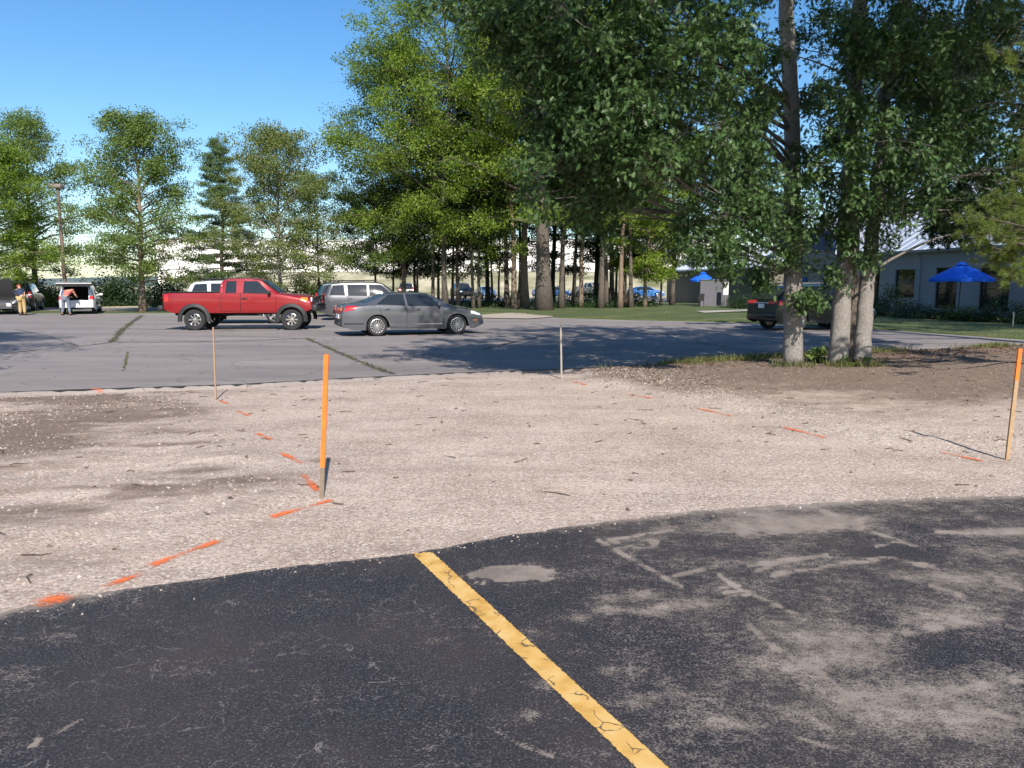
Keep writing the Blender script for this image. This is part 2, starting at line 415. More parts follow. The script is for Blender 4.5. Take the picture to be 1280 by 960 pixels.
ax_, ay_, az_ = ax_[k_], ay_[k_], az_[k_]; n2 = len(ax_); a2 = rng.random(n2) * 2 * pi
U2 = nrm(np.stack([np.cos(a2), np.sin(a2), rng.normal(0, .2, n2)], 1)); W2 = nrm(np.stack([-np.sin(a2), np.cos(a2), rng.normal(0, .2, n2)], 1)); N2 = nrm(np.cross(U2, W2))
me2 = soup('soil_clods', np.stack([ax_, ay_, az_ - .002], 1), U2, W2, N2, .006 + .024 * rng.random(n2) ** 3, tv, tf, rng.random(n2), rng.uniform(.4, .9, n2))
m, nt, b = nmat('clod'); at_ = nd(nt, 'ShaderNodeAttribute', _attribute_name='tint')
nt.links.new(ramp(nt, at_.outputs['Fac'], [(0, (.06, .045, .035)), (1, (.26, .19, .145))]).outputs[0], b.inputs['Base Color']); b.inputs['Roughness'].default_value = .95
tag(link('soil_clods', me2, m), 'dark brown soil clods and bark crumbs on the dirt', 'soil clods', kind='stuff')
m, nt, b = nmat('loose_stone')
at_ = nd(nt, 'ShaderNodeAttribute', _attribute_name='tint')
nt.links.new(ramp(nt, at_.outputs['Fac'], [(0, (.15, .12, .10)), (.3, (.30, .24, .205)), (.9, (.41, .335, .29)), (1, (.54, .47, .42))]).outputs[0], b.inputs['Base Color'])
b.inputs['Roughness'].default_value = .9
tag(link('gravel', me, m), 'loose pale crushed stone scattered over the dirt', 'gravel', kind='stuff')

# ---- twigs and bark scraps lying on the dirt, one mass
mb = MB(); 
for k in range(330):
    side = random.random()
    x = random.uniform(-8, 11); y = random.uniform(4.2, 14)
    if y < near_edge(x) + .1 or y > lot_near(x) - .2: continue
    L = random.uniform(.03, .16) * (1.8 if random.random() < .1 else 1); a = random.uniform(0, pi); pts = []
    for s in (-.5, -.1, .3, .5):
        q = (x + cos(a) * L * s + random.gauss(0, .012), y + sin(a) * L * s + random.gauss(0, .012)); pts.append((q[0], q[1], dz(*q) + .004 + random.random() * .012))
    mb.tube(pts, [.004, .005, .004, .002], 4)
tag(mb.build('twigs', simple('dead_wood', (.10, .07, .05), .9)), 'small dark twigs and bark scraps on the dirt', 'twigs', kind='stuff')

# ---- near sealed asphalt
def seal_mat():
    m, nt, b = nmat('sealed_asphalt')
    v = objco(nt)
    a_d = nd(nt, 'ShaderNodeAttribute', _attribute_name='dust').outputs['Fac']
    a_c = nd(nt, 'ShaderNodeAttribute', _attribute_name='crack').outputs['Fac']
    f1 = tex(nt, 'ShaderNodeTexNoise', v, Scale=95, Detail=3, Roughness=.8)
    f2 = tex(nt, 'ShaderNodeTexNoise', v, Scale=4.5, Detail=7, Roughness=.65)
    f3 = tex(nt, 'ShaderNodeTexNoise', v, Scale=1.1, Detail=5)
    f4 = tex(nt, 'ShaderNodeTexNoise', objco(nt, (1, 2.6, 1), (0, 0, .5)), Scale=9, Detail=8, Roughness=.75)
    c = ramp(nt, f1.outputs['Fac'], [(.33, (.009, .009, .014)), (.54, (.028, .0275, .035)), (.68, (.12, .118, .13))]).outputs[0]
    c = mixc(nt, ramp(nt, f3.outputs['Fac'], [(.36, g(0)), (.66, g(.6))]).outputs[0], c, (.060, .050, .048))
    # hairline crazing, paler with dust in it
    dn = tex(nt, 'ShaderNodeTexNoise', v, Scale=7, Detail=5)
    ad = nd(nt, 'ShaderNodeVectorMath', _operation='SCALE'); ad.inputs['Scale'].default_value = .22; nt.links.new(dn.outputs['Color'], ad.inputs[0])
    vv = nd(nt, 'ShaderNodeVectorMath', _operation='ADD'); nt.links.new(v, vv.inputs[0]); nt.links.new(ad.outputs[0], vv.inputs[1])
    vo = tex(nt, 'ShaderNodeTexVoronoi', vv.outputs[0], Scale=6.0, _feature='DISTANCE_TO_EDGE')
    vo2 = tex(nt, 'ShaderNodeTexVoronoi', vv.outputs[0], Scale=14, _feature='DISTANCE_TO_EDGE')
    ln = ramp(nt, vo.outputs['Distance'], [(.006, g(1)), (.022, g(0))]).outputs[0]
    ln2 = ramp(nt, vo2.outputs['Distance'], [(.010, g(.7)), (.040, g(0))]).outputs[0]
    ln2 = mth(nt, 'MULTIPLY', ln2, ramp(nt, tex(nt, 'ShaderNodeTexNoise', v, Scale=5.5, Detail=4).outputs['Fac'], [(.58, g(0)), (.66, g(1))]).outputs[0])
    ln = mth(nt, 'MULTIPLY', mth(nt, 'MAXIMUM', ln, ln2), ramp(nt, tex(nt, 'ShaderNodeTexNoise', v, Scale=17, Detail=5, Roughness=.7).outputs['Fac'], [(.44, g(0)), (.56, g(1))]).outputs[0])
    gate = ramp(nt, tex(nt, 'ShaderNodeTexNoise', v, Scale=2.6, Detail=6, Roughness=.7).outputs['Fac'], [(.47, g(0)), (.60, g(1))]).outputs[0]
    ln = mth(nt, 'MULTIPLY', mth(nt, 'MULTIPLY', ln, gate), a_c)
    c = mixc(nt, mth(nt, 'MULTIPLY', ln, .8), c, (.24, .22, .21))
    c = mixc(nt, ramp(nt, tex(nt, 'ShaderNodeTexNoise', v, Scale=48, Detail=4, Roughness=.7).outputs['Fac'], [(.69, g(0)), (.75, g(.8))]).outputs[0], c, (.24, .22, .21))
    f5 = tex(nt, 'ShaderNodeTexNoise', v, Scale=22, Detail=6, Roughness=.8)
    dm = a_d
    for q, k in ((f2, .8), (f4, .8), (f5, 1.3), (f1, 1.5)):
        dm = mth(nt, 'ADD', dm, mth(nt, 'MULTIPLY', mth(nt, 'SUBTRACT', q.outputs['Fac'], .5), k))
    dust = ramp(nt, f2.outputs['Fac'], [(.35, (.20, .165, .14)), (.65, (.34, .285, .245))]).outputs[0]
    c = mixc(nt, ramp(nt, dm, [(.28, g(0)), (.84, g(.84))]).outputs[0], c, dust)
    nt.links.new(c, b.inputs['Base Color'])
    b.inputs['Roughness'].default_value = .75; b.inputs['Specular IOR Level'].default_value = .25
    bump(nt, b, f1.outputs['Fac'], .55, .008); return m
M['seal'] = seal_mat()
xs = np.concatenate([np.linspace(-14, -4.5, 30)[:-1], np.linspace(-4.5, 8, 900), np.linspace(8, 16, 30)[1:]])
t = np.concatenate([np.linspace(0, .55, 20)[:-1], np.linspace(.55, 1, 380)])
ye = near_edge(xs) + .05 * (fbm(xs, xs * 0, 2.2, 41) - .5) + .05 * (fbm(xs, xs * 0, 11, 42) - .5)
X = np.tile(xs, (len(t), 1)); Y = -5 * (1 - t[:, None]) + ye[None] * t[:, None]
Z = np.full_like(X, 0.0) + .002
px, py = proj(X, Y)
dust = .25 * sstep(600, 900, px) + .09 + .12 * (fbm(X, Y * 1.5, .9, 49) - .5)
sandd = np.sqrt(((px - 634) / 54) ** 2 + ((py - 718) / 12) ** 2) + 1.0 * (fbm(X, Y, 4, 47, 5) - .5) + .9 * (fbm(X, Y, 17, 48, 3) - .5); dust += 1.25 * sstep(1.05, .70, sandd) + .3 * blob(px, py, 660, 717, 60, 12)
ed = ye[None] - Y
dust += .75 * np.exp(-ed / .07) * sstep(620, 900, px) + .35 * np.exp(-ed / .05)
dust += .9 * sstep(250, 60, px) * np.exp(-ed / .10)
for cx, cy, rx, ry, s in [(985, 650, 85, 9, .7), (900, 662, 70, 6, .35), (1040, 655, 40, 6, .4), (723, 773, 18, 6, .5), (762, 762, 24, 7, .5), (802, 745, 24, 6, .5), (757, 748, 22, 5, .4), (805, 766, 20, 5, .4), (838, 759, 26, 6, .4), (883, 756, 24, 7, .4), (690, 855, 22, 8, .4), (655, 895, 24, 8, .35), (800, 880, 24, 9, .35), (760, 840, 22, 7, .3), (726, 815, 18, 6, .25), (660, 790, 24, 7, .2), (900, 905, 30, 12, .3), (840, 870, 24, 9, .3), (1000, 830, 60, 14, .35), (1040, 800, 70, 14, .45), (1090, 822, 60, 14, .4), (1180, 770, 60, 14, .35), (1100, 880, 110, 30, .32), (1230, 900, 70, 36, .3), (1200, 838, 60, 14, .3), (1240, 690, 50, 8, .25), (1175, 722, 46, 7, .35), (1240, 730, 50, 12, .3), (1250, 665, 50, 4, .4), (975, 782, 40, 9, .3), (960, 700, 60, 14, .2), (540, 935, 60, 20, .10), (20, 850, 40, 26, .25), (8, 915, 26, 22, .35), (80, 800, 40, 12, .2), (560, 780, 50, 12, .1), (550, 800, 16, 5, .25)]:
    dust += s * blob(px, py, cx, cy, rx, ry)
def streak(x0, y0, x1, y1, w, s):
    dx, dy = x1 - x0, y1 - y0; L2 = dx*dx + dy*dy
    u = np.clip(((px - x0) * dx + (py - y0) * dy) / L2, 0, 1)
    d = np.hypot((px - x0 - u * dx), (py - y0 - u * dy)); return s * np.exp(-(d / w) ** 2)
for s in [(748, 676, 852, 734, 2.2, .9), (757, 681, 819, 680, 5, .65), (757, 676, 841, 663, 1.8, .6), (841, 721, 895, 708, 2.2, .7), (1027, 640, 1067, 657, 2.6, .8), (1067, 657, 1155, 688, 2.4, .8), (927, 664, 1074, 657, 6, .6), (1095, 683, 1124, 677, 2, .9), (936, 707, 1033, 694, 2.2, 1.0), (967, 719, 1055, 704, 3, .8), (1055, 704, 1120, 697, 3, .9), (1120, 700, 1167, 708, 3, 1.0), (1033, 694, 1055, 707, 2, .8), (940, 716, 985, 700, 2, .5), (905, 741, 927, 738, 1.8, 1.0), (908, 747, 936, 744, 1.8, 1.0), (900, 735, 925, 733, 1.8, .7), (899, 719, 921, 735, 2, .7), (921, 735, 967, 754, 2.2, .6), (967, 754, 1005, 774, 2.2, .8), (936, 782, 967, 810, 3, .7), (967, 810, 1010, 832, 3, .6), (1010, 832, 1060, 868, 4, .5), (1164, 732, 1205, 747, 3, .9), (1246, 727, 1277, 737, 1.8, .9), (1099, 797, 1192, 779, 5, .5), (1192, 779, 1249, 772, 5, .45), (1190, 862, 1290, 848, 5, 1.0), (1060, 872, 1190, 862, 8, .4), (1170, 665, 1211, 666, 2, .7), (1220, 666, 1290, 663, 3, .7), (612, 908, 650, 932, 1.8, .6), (650, 932, 690, 946, 2.2, 1.0), (995, 922, 1060, 940, 2, .6), (1230, 890, 1290, 905, 3, .5), (60, 905, 40, 935, 3, .8), (100, 900, 20, 945, 2, .4), (200, 845, 330, 838, 1.5, .4)]:
    dust += streak(*s) * (.25 + 1.0 * sstep(.38, .6, fbm(X, Y * 1.2, 13, 43, 3))) * (.55 + .6 * sstep(.35, .6, fbm(X, Y, 3, 44)))
dust -= streak(130, 935, 330, 828, 9, .22) + streak(0, 822, 80, 820, 7, .25)
dust -= .35 * blob(px, py, 1120, 690, 60, 10) + .4 * blob(px, py, 1180, 822, 70, 22) + .2 * blob(px, py, 920, 690, 60, 8)
crack = sstep(620, 480, px) * sstep(690, 760, py) + .25 + .3 * sstep(900, 1100, px) * 0
link_o = link('asphalt_apron', grid_mesh('asphalt_apron', X, Y, Z, {'dust': np.clip(dust, 0, 1.2), 'crack': np.clip(crack, 0, 1)}), M['seal']); tag(link_o, kind='structure')

# ---- old car park
xs = np.linspace(-76, 40, 350); yn, yf = lot_near(xs) + .05 * (fbm(xs, xs*0, 1.5, 51) - .5), lot_far(xs)
yf = np.maximum(yf, yn + .3)
t = np.linspace(0, 1, 60) ** 1.6
X = np.tile(xs, (len(t), 1)); Y = yn[None] * (1 - t[:, None]) + yf[None] * t[:, None]
Z = np.zeros_like(X)
# a front skirt: the broken edge of the asphalt above the dirt
X = np.vstack([xs[None], X]); Y = np.vstack([yn[None] - .012, Y]); Z = np.vstack([np.full((1, len(xs)), -.12), Z])
tag(link('car_park', grid_mesh('car_park', X, Y, Z), M['lot']), kind='structure')
# dark broken edge strip
def ribbon(pts, w, z, jit=0, n=14, wj=.5, rs=None):
    """flat ribbon along a world polyline"""
    rs = rs or random
    P = np.array(pts); d = np.r_[0, np.cumsum(np.hypot(*np.diff(P, axis=0).T))]
    m_ = max(2, int(d[-1] / .12)) if n is None else n
    q = np.linspace(0, d[-1], m_); x = np.interp(q, d, P[:, 0]); y = np.interp(q, d, P[:, 1])
    x = x + np.array([rs.gauss(0, jit) for _ in q]); y = y + np.array([rs.gauss(0, jit) for _ in q])
    tx, ty = np.gradient(x), np.gradient(y); L = np.hypot(tx, ty) + 1e-9
    ww = np.array([w * (1 + wj * rs.uniform(-1, 1)) for _ in q]); ww[0] *= .4; ww[-1] *= .4
    nx_, ny_ = -ty / L * ww / 2, tx / L * ww / 2
    V = [(x[i] + nx_[i], y[i] + ny_[i], z if not callable(z) else z(x[i] + nx_[i], y[i] + ny_[i])) for i in range(m_)] + [(x[i] - nx_[i], y[i] - ny_[i], z if not callable(z) else z(x[i] - nx_[i], y[i] - ny_[i])) for i in range(m_)]
    F = [(i, m_ + i, m_ + i + 1, i + 1) for i in range(m_ - 1)]
    return V, F
mb = MB(); xe = np.linspace(-12, 4, 90)
V, F = ribbon(np.stack([xe, lot_near(xe) + .05], 1), .10, .004, .01, None, .6); mb.add(V, F)
tag(mb.build('car_park_edge', simple('crumbled_asphalt', (.05, .045, .043), .95, vs=20)), kind='structure')
CR = [([(178, 394), (165, 403), (152, 413), (140, 428)], .16, 1), ([(0, 443), (50, 437), (100, 433), (140, 428), (200, 428), (300, 426), (385, 423)], .10, .2),
      ([(383, 423), (400, 430), (430, 444), (460, 456), (492, 468)], .12, 1), ([(160, 440), (158, 450), (154, 464)], .022, .5), ([(600, 438), (640, 428), (680, 420), (720, 417.3), (790, 417), (860, 418.5)], .10, 0),
      ([(590, 416), (660, 417), (720, 417.3)], .1, 0), ([(160, 411), (200, 412), (300, 413)], .08, 0), ([(270, 420), (320, 421), (390, 424)], .06, .1), ([(870, 428), (920, 436), (965, 441)], .06, .1),
      ([(430, 444), (475, 446), (560, 443)], .04, .4), ([(-100, 452), (0, 443)], .1, .2), ([(1010, 425), (1100, 428), (1200, 430)], .06, 0), ([(100, 433), (60, 420), (20, 412)], .04, 0)]
mb = MB(); weed = []
for pts, w, wd in CR:
    W = poly_world(pts); V, F = ribbon(W, w, .0045, .025, None, .7); mb.add(V, F)
    d = np.r_[0, np.cumsum(np.hypot(*np.diff(W, axis=0).T))]
    for k in range(int(d[-1] * 75 * wd)):
        q = random.random() * d[-1]
        if vnoise(q * 1.0, 0.0, 1.3, int(w * 1000)) < .45: continue
        weed.append((np.interp(q, d, W[:, 0]) + random.gauss(0, w * .45), np.interp(q, d, W[:, 1]) + random.gauss(0, w * .45), 0, random.uniform(.02, .075)))
tag(mb.build('car_park_cracks', simple('crack_fill', (.060, .052, .040), .95, vs=15, var=.4)), kind='structure')
M['grass'] = leaf_mat('grass_blades', (.055, .080, .018), (.20, .19, .075), .3, .6)
def blades(name, pts, label, mat=None, wid=.10, lean=.5):
    P = np.array(pts, float); n = len(P); a = rng.random(n) * 2 * pi
    U = nrm(np.stack([rng.normal(0, lean, n), rng.normal(0, lean, n), np.ones(n)], 1))
    W = np.stack([np.cos(a), np.sin(a), np.zeros(n)], 1); Nn = nrm(np.cross(U, W))
    me = soup(name, P[:, :3], U, W, Nn, P[:, 3], [(0, -wid/2, 0), (0, wid/2, 0), (.6, wid*.35, .08), (1, 0, .3), (.6, -wid*.35, .08)], [(0, 1, 2, 4), (4, 2, 3)], rng.random(n))
    return tag(link(name, me, mat or M['grass']), label, name.replace('_', ' '), kind='stuff')
blades('weeds', weed, 'low green weeds growing along the car park cracks', wid=.22, lean=.9)

# ---- verge strip, back road and lawn
m, nt, b = nmat('mown_grass')
v = objco(nt); n1 = tex(nt, 'ShaderNodeTexNoise', v, Scale=.5, Detail=6); n2 = tex(nt, 'ShaderNodeTexNoise', v, Scale=25, Detail=5)
c = ramp(nt, n1.outputs['Fac'], [(.35, (.045, .075, .018)), (.55, (.075, .105, .03)), (.72, (.17, .155, .065))]).outputs[0]
nt.links.new(mixc(nt, .7, c, ramp(nt, n2.outputs['Fac'], [(.3, g(.5)), (.7, g(1.3))]).outputs[0], 'MULTIPLY'), b.inputs['Base Color'])
b.inputs['Roughness'].default_value = .95; bump(nt, b, n2.outputs['Fac'], .8, .05); M['lawn'] = m
def strip(name, x0, x1, f0, f1, z, mat, nx=120, ny=30, zn=.0):
    xs = np.linspace(x0, x1, nx); y0 = f0(xs) if callable(f0) else np.full(nx, f0); y1 = f1(xs) if callable(f1) else np.full(nx, f1)
    t = np.linspace(0, 1, ny)[:, None]; X = np.tile(xs, (ny, 1)); Y = y0 * (1 - t) + y1 * t
    Z = z + zn * (fbm(X, Y, .6, 61) - .3) * np.minimum(1, t * 6)
    X = np.vstack([X[:1], X]); Y = np.vstack([Y[:1] - .004, Y]); Z = np.vstack([Z[:1] * 0 - .1, Z])
    return tag(link(name, grid_mesh(name, X, Y, Z), mat), kind='structure')
verge_y = lambda x: np.where(x < -3, 48.6, 70)
strip('grass_verge', -76, -3.2, lot_far, 48.6, .02, M['lawn'], zn=.05)
strip('back_road', -76, -3.2, 48.6, 57.0, -.002, M['lot'])
strip('scrub_ground', -76, -3.2, 57.0, 61.5, .015, M['ground'], zn=.1)
strip('lawn', -3.2, 40, lot_far, 70, .03, M['lawn'], zn=.06)
strip('far_car_park', -60, 60, 84, 99, .01, M['lot'])
mb = MB(); w = poly_world([(598, 394.5), (640, 391.2), (695, 394.5), (690, 397), (660, 399), (600, 398)])
mb.add([(x, y, .035) for x, y in w], [tuple(range(6))])
tag(mb.build('worn_sand_patch', simple('pale_sand', (.36, .30, .25), .95)), kind='structure')
mb = MB(); w = poly_world([(870, 390.2), (935, 388.2), (960, 389.4), (880, 392.4)])
mb.add([(x, y, .075) for x, y in w], [tuple(range(4))])
tag(mb.build('concrete_path', simple('path_concrete', (.36, .33, .29), .9)), kind='structure')
# lawn blades (near the car-park edge) and rough grass on the island under the oaks
pts = []
for k in range(26000):
    x = random.uniform(-3, 30); y0 = float(lot_far(x)); y = y0 + random.random() ** 1.6 * 16 + .02
    pts.append((x, y, .03, random.uniform(.03, .085)))
for k in range(9000):
    x = random.uniform(-45, -3.2); y = random.uniform(float(lot_far(x)) + .02, 48.5); pts.append((x, y, .02, random.uniform(.03, .10)))
blades('lawn_grass', pts, 'short mown grass beside the car park', lean=.7, wid=.14)
pts = []
for k in range(26000):
    x = random.uniform(1.6, 14.5); yl_ = float(lot_near(x)); y = yl_ - abs(random.gauss(0, .55)) - .05
    q = fbm(x, y, .8, 71) + .35 * np.exp(-((x - 5.3) / 1.2) ** 2) + .2 * np.exp(-((x - 8) / 2) ** 2) - .25 * (y < yl_ - 1.2)
    if random.random() < (q - .42) * 2.6: pts.append((x, y, dz(x, y) - .005, random.uniform(.03, .19)))
for cx, cy in ((5.42, 15.0), (6.45, 15.0), (6.8, 15.05)):
    for k in range(230):
        a = random.uniform(pi, 2 * pi); r = random.uniform(.22, .5); x, y = cx + r * cos(a), cy + r * sin(a)
        pts.append((x, y, dz(x, y), random.uniform(.05, .2)))
blades('rough_grass', pts, 'rough tufted grass at the edge of the dirt under the oaks', wid=.08, lean=.45)
# fallen leaves on the island
n = 7000; lx = rng.uniform(1.5, 14, n); ly = lot_near(lx) - np.abs(rng.normal(0, 1.5, n)) - .1
keep = (rng.random(n) < .35 + .65 * sstep(6.5, 9, lx)) & (ly > 9.0)
lx, ly = lx[keep], ly[keep]; n = len(lx); a = rng.random(n) * 2 * pi; lz = dirt_height(lx, ly)[0] + .012
U = nrm(np.stack([np.cos(a), np.sin(a), rng.normal(0, .3, n)], 1)); W = nrm(np.stack([-np.sin(a), np.cos(a), rng.normal(0, .3, n)], 1)); Nn = nrm(np.cross(U, W))
me = soup('fallen_leaves', np.stack([lx, ly, lz], 1), U, W, Nn, rng.uniform(.035, .085, n), [(0,0,0),(.4,.3,.08),(1,0,0),(.4,-.3,.08)], [(0,1,2),(0,2,3)], rng.random(n))
tag(link('fallen_leaves', me, leaf_mat('dry_leaf', (.075, .045, .026), (.25, .15, .085), .1)), 'dry brown leaves littering the dirt right of the oaks', 'fallen leaves', kind='stuff')

# ---- painted marks
m, nt, b = nmat('yellow_line_paint')
v = objco(nt); n = tex(nt, 'ShaderNodeTexNoise', v, Scale=9, Detail=6); n2 = tex(nt, 'ShaderNodeTexNoise', v, Scale=110, Detail=3)
ad = nd(nt, 'ShaderNodeVectorMath', _operation='SCALE'); ad.inputs['Scale'].default_value = .12; nt.links.new(n.outputs['Color'], ad.inputs[0])
vv = nd(nt, 'ShaderNodeVectorMath', _operation='ADD'); nt.links.new(v, vv.inputs[0]); nt.links.new(ad.outputs[0], vv.inputs[1])
vo = tex(nt, 'ShaderNodeTexVoronoi', vv.outputs[0], Scale=7.5, _feature='DISTANCE_TO_EDGE')
c = ramp(nt, n.outputs['Fac'], [(.3, (.46, .25, .05)), (.5, (.58, .35, .10)), (.7, (.62, .42, .17))]).outputs[0]
gt = ramp(nt, tex(nt, 'ShaderNodeTexNoise', v, Scale=7, Detail=3).outputs['Fac'], [(.50, g(0)), (.58, g(1))]).outputs[0]
cr = mth(nt, 'MULTIPLY', ramp(nt, vo.outputs['Distance'], [(.012, g(1)), (.03, g(0))]).outputs[0], gt)
c = mixc(nt, cr, c, (.12, .08, .045)); c = mixc(nt, ramp(nt, n2.outputs['Fac'], [(.62, g(0)), (.72, g(.5))]).outputs[0], c, (.2, .14, .07))
nt.links.new(c, b.inputs['Base Color']); b.inputs['Roughness'].default_value = .8
# ragged chipped rim
tr = nd(nt, 'ShaderNodeBsdfTransparent'); mx = nd(nt, 'ShaderNodeMixShader')
a_e = nd(nt, 'ShaderNodeAttribute', _attribute_name='edge').outputs['Fac']
al = ramp(nt, mth(nt, 'ADD', a_e, mth(nt, 'MULTIPLY', mth(nt, 'SUBTRACT', tex(nt, 'ShaderNodeTexNoise', v, Scale=42, Detail=6, Roughness=.8).outputs['Fac'], .5), 1.5)), [(.12, g(0)), (.24, g(1))]).outputs[0]
nt.links.new(al, mx.inputs[0]); nt.links.new(tr.outputs[0], mx.inputs[1]); nt.links.new(b.outputs[0], mx.inputs[2]); nt.links.new(mx.outputs[0], nt.nodes['Material Output'].inputs[0])
A0, A1, B0, B1 = at(513, 692)[:2], at(540, 690)[:2], at(795, 962)[:2], at(838, 962)[:2]
ext = 1.25
t = np.linspace(0, ext, 90)[:, None]; s = np.linspace(0, 1, 9)[None]
LX = (A0[0] + (B0[0]-A0[0]) * t) * (1 - s) + (A1[0] + (B1[0]-A1[0]) * t) * s
LY = (A0[1] + (B0[1]-A0[1]) * t) * (1 - s) + (A1[1] + (B1[1]-A1[1]) * t) * s
edge = np.minimum(np.minimum(s, 1 - s) * 5 + 0 * t, t * 30)
o = link('yellow_line', grid_mesh('yellow_line', LX, LY, LX * 0 + .006, {'edge': np.clip(edge, 0, 1)}), m); tag(o, kind='structure')

m, nt, b = nmat('orange_spray_paint')
v = objco(nt); n = tex(nt, 'ShaderNodeTexNoise', v, Scale=38, Detail=8, Roughness=.85)
nt.links.new(ramp(nt, n.outputs['Fac'], [(.3, (.62, .10, .02)), (.7, (.85, .20, .05))]).outputs[0], b.inputs['Base Color']); b.inputs['Roughness'].default_value = .85
tr = nd(nt, 'ShaderNodeBsdfTransparent'); mx = nd(nt, 'ShaderNodeMixShader')
a_e = nd(nt, 'ShaderNodeAttribute', _attribute_name='edge').outputs['Fac']
al = ramp(nt, mth(nt, 'ADD', a_e, mth(nt, 'MULTIPLY', mth(nt, 'SUBTRACT', n.outputs['Fac'], .5), 2.6)), [(.34, g(0)), (.95, g(.92))]).outputs[0]
nt.links.new(al, mx.inputs[0]); nt.links.new(tr.outputs[0], mx.inputs[1]); nt.links.new(b.outputs[0], mx.inputs[2]); nt.links.new(mx.outputs[0], nt.nodes['Material Output'].inputs[0])
M['spray'] = m
DASH = [(48, 759, 84, 742, .20, 'thick orange spray blotch on the corner of the black asphalt'), (130, 733, 176, 717, .085, 'short orange spray dash just past the asphalt blotch'),
        (190, 706, 273, 675, .085, 'long orange spray dash halfway between the blotch and the tall stake'), (340, 645, 413, 624, .085, 'slanted orange spray dash in front of the foot of the tall orange stake'),
        (380, 594, 397, 613, .09, 'orange spray dash touching the left of the tall stake foot'), (351, 566, 376, 578, .09, 'orange spray dash beside the dark soil spot behind the tall stake'),
        (322, 541.5, 338, 549, .09, 'small orange spray dash second behind the tall stake'), (297, 514.5, 311, 519, .09, 'faint orange spray dash on the dirt third behind the tall stake'),
        (274, 500.5, 285, 505, .08, 'tiny orange spray dash at the foot of the thin far stake'), (112, 486, 126, 487, .1, 'orange spray dab at the car park edge on the far left'),
        (718, 477, 732, 481, .1, 'orange spray dash beside the grey stake near the car park'), (787, 492.5, 815, 497, .09, 'orange spray dash at the start of the stony right bank'),
        (873, 510.5, 914, 520, .09, 'orange spray dash on the right bank in line with the left oak trunk'), (980, 534, 1031, 547, .10, 'long orange spray dash in front of the oaks'),
        (1178, 565, 1230, 575, .09, 'orange spray dash beside the wooden stake at the far right'), (720, 465.5, 734, 464, .1, 'faint orange spray dab on the car park edge behind the grey stake')]
for x0, y0, x1, y1, w, lab in DASH:
    p, q = at(x0, y0)[:2], at(x1, y1)[:2]
    d = q - p; L = np.hypot(*d); d = d / L; nn = np.array([-d[1], d[0]])
    u = np.linspace(-.08, 1.08, 40)[None]; s = np.linspace(-.5, .5, 11)[:, None]
    DX = p[0] + d[0] * L * u + nn[0] * w * 1.5 * s; DY = p[1] + d[1] * L * u + nn[1] * w * 1.5 * s
    on_asph = DY < near_edge(DX) + .02
    h = np.where(on_asph, np.maximum(.007, dirt_height(DX, DY)[0] + .006), dirt_height(DX, DY)[0] + .007)
    h = np.where(DY > lot_near(DX) - .02, np.maximum(h, .008), h)
    e = np.minimum((1 - np.abs(s) * 2) * 1.15 * (.75 + .25 * np.sin(u * 7 + x0)), np.minimum(u + .08, 1.08 - u) * 7)
    o = link('orange_paint_dash', grid_mesh('orange_paint_dash', DX, DY, h, {'edge': np.clip(e, 0, 1)}), M['spray'])
    tag(o, lab, 'paint mark', 'orange spray paint dashes marking out the new drive')

# ---- survey stakes
M['stake_orange'] = simple('fluorescent_orange', (.80, .17, .02), .7, vs=14, var=.28)
M['stake_wood'] = simple('raw_lath', (.36, .235, .13), .85, vs=30, var=.25)
M['stake_foot'] = simple('dirty_lath', (.20, .155, .115), .9, vs=30, var=.3)
M['stake_brown'] = simple('dull_lath', (.33, .21, .13), .85, vs=30, var=.2)
M['stake_grey'] = simple('weathered_lath', (.31, .265, .225), .85, vs=30, var=.25)
def stake(bx, by, tx, ty, w, split, label, low='stake_wood', top='stake_orange'):
    b0 = at(bx, by); b0[2] = dz(b0[0], b0[1]) if b0[1] < lot_near(b0[0]) else 0
    tp = atY(tx, ty, b0[1] - .0)
    r = thing('survey_stake', label, 'stake', b0, 0, 'survey stakes round the dirt patch')
    ax = Vector(tp - b0); L = ax.length
    def piece(name, t0, t1, mat, taper=False):
        mb = MB(); k0 = ax * t0; k1 = ax * t1; h = w / 2; d = .011
        P = []
        for p, s in ((k0, .35 if taper else 1), (k0 + (k1 - k0) * (.12 if taper else .5), 1), (k1, 1)):
            P += [(p.x - h*s, p.y - d*s, p.z), (p.x + h*s, p.y - d*s, p.z), (p.x + h*s, p.y + d*s, p.z), (p.x - h*s, p.y + d*s, p.z)]
        F = [(3,2,1,0), (8,9,10,11)]
        for i in (0, 4):
            for k in range(4): F.append((i + k, i + (k + 1) % 4, i + 4 + (k + 1) % 4, i + 4 + k))
        mb.add(P, F); o = mb.build(name, M[mat], r); return o
    piece('wooden_shaft', -.08, split, low, True); piece('painted_top', split, 1, top)
stake(402, 621, 408, 443, .036, .22, 'tall stake painted bright orange standing in the dirt at the left', 'stake_foot')
stake(1259, 573, 1275, 436, .036, .72, 'raw wooden stake with a short orange top at the right edge')
stake(702, 473, 701, 404, .030, .93, 'pale grey weathered stake at the far middle edge of the dirt', 'stake_grey', 'stake_grey')
stake(270, 500, 266.5, 409, .018, .8, 'thin brown stake standing in front of the red pickup', 'stake_brown', 'stake_brown')
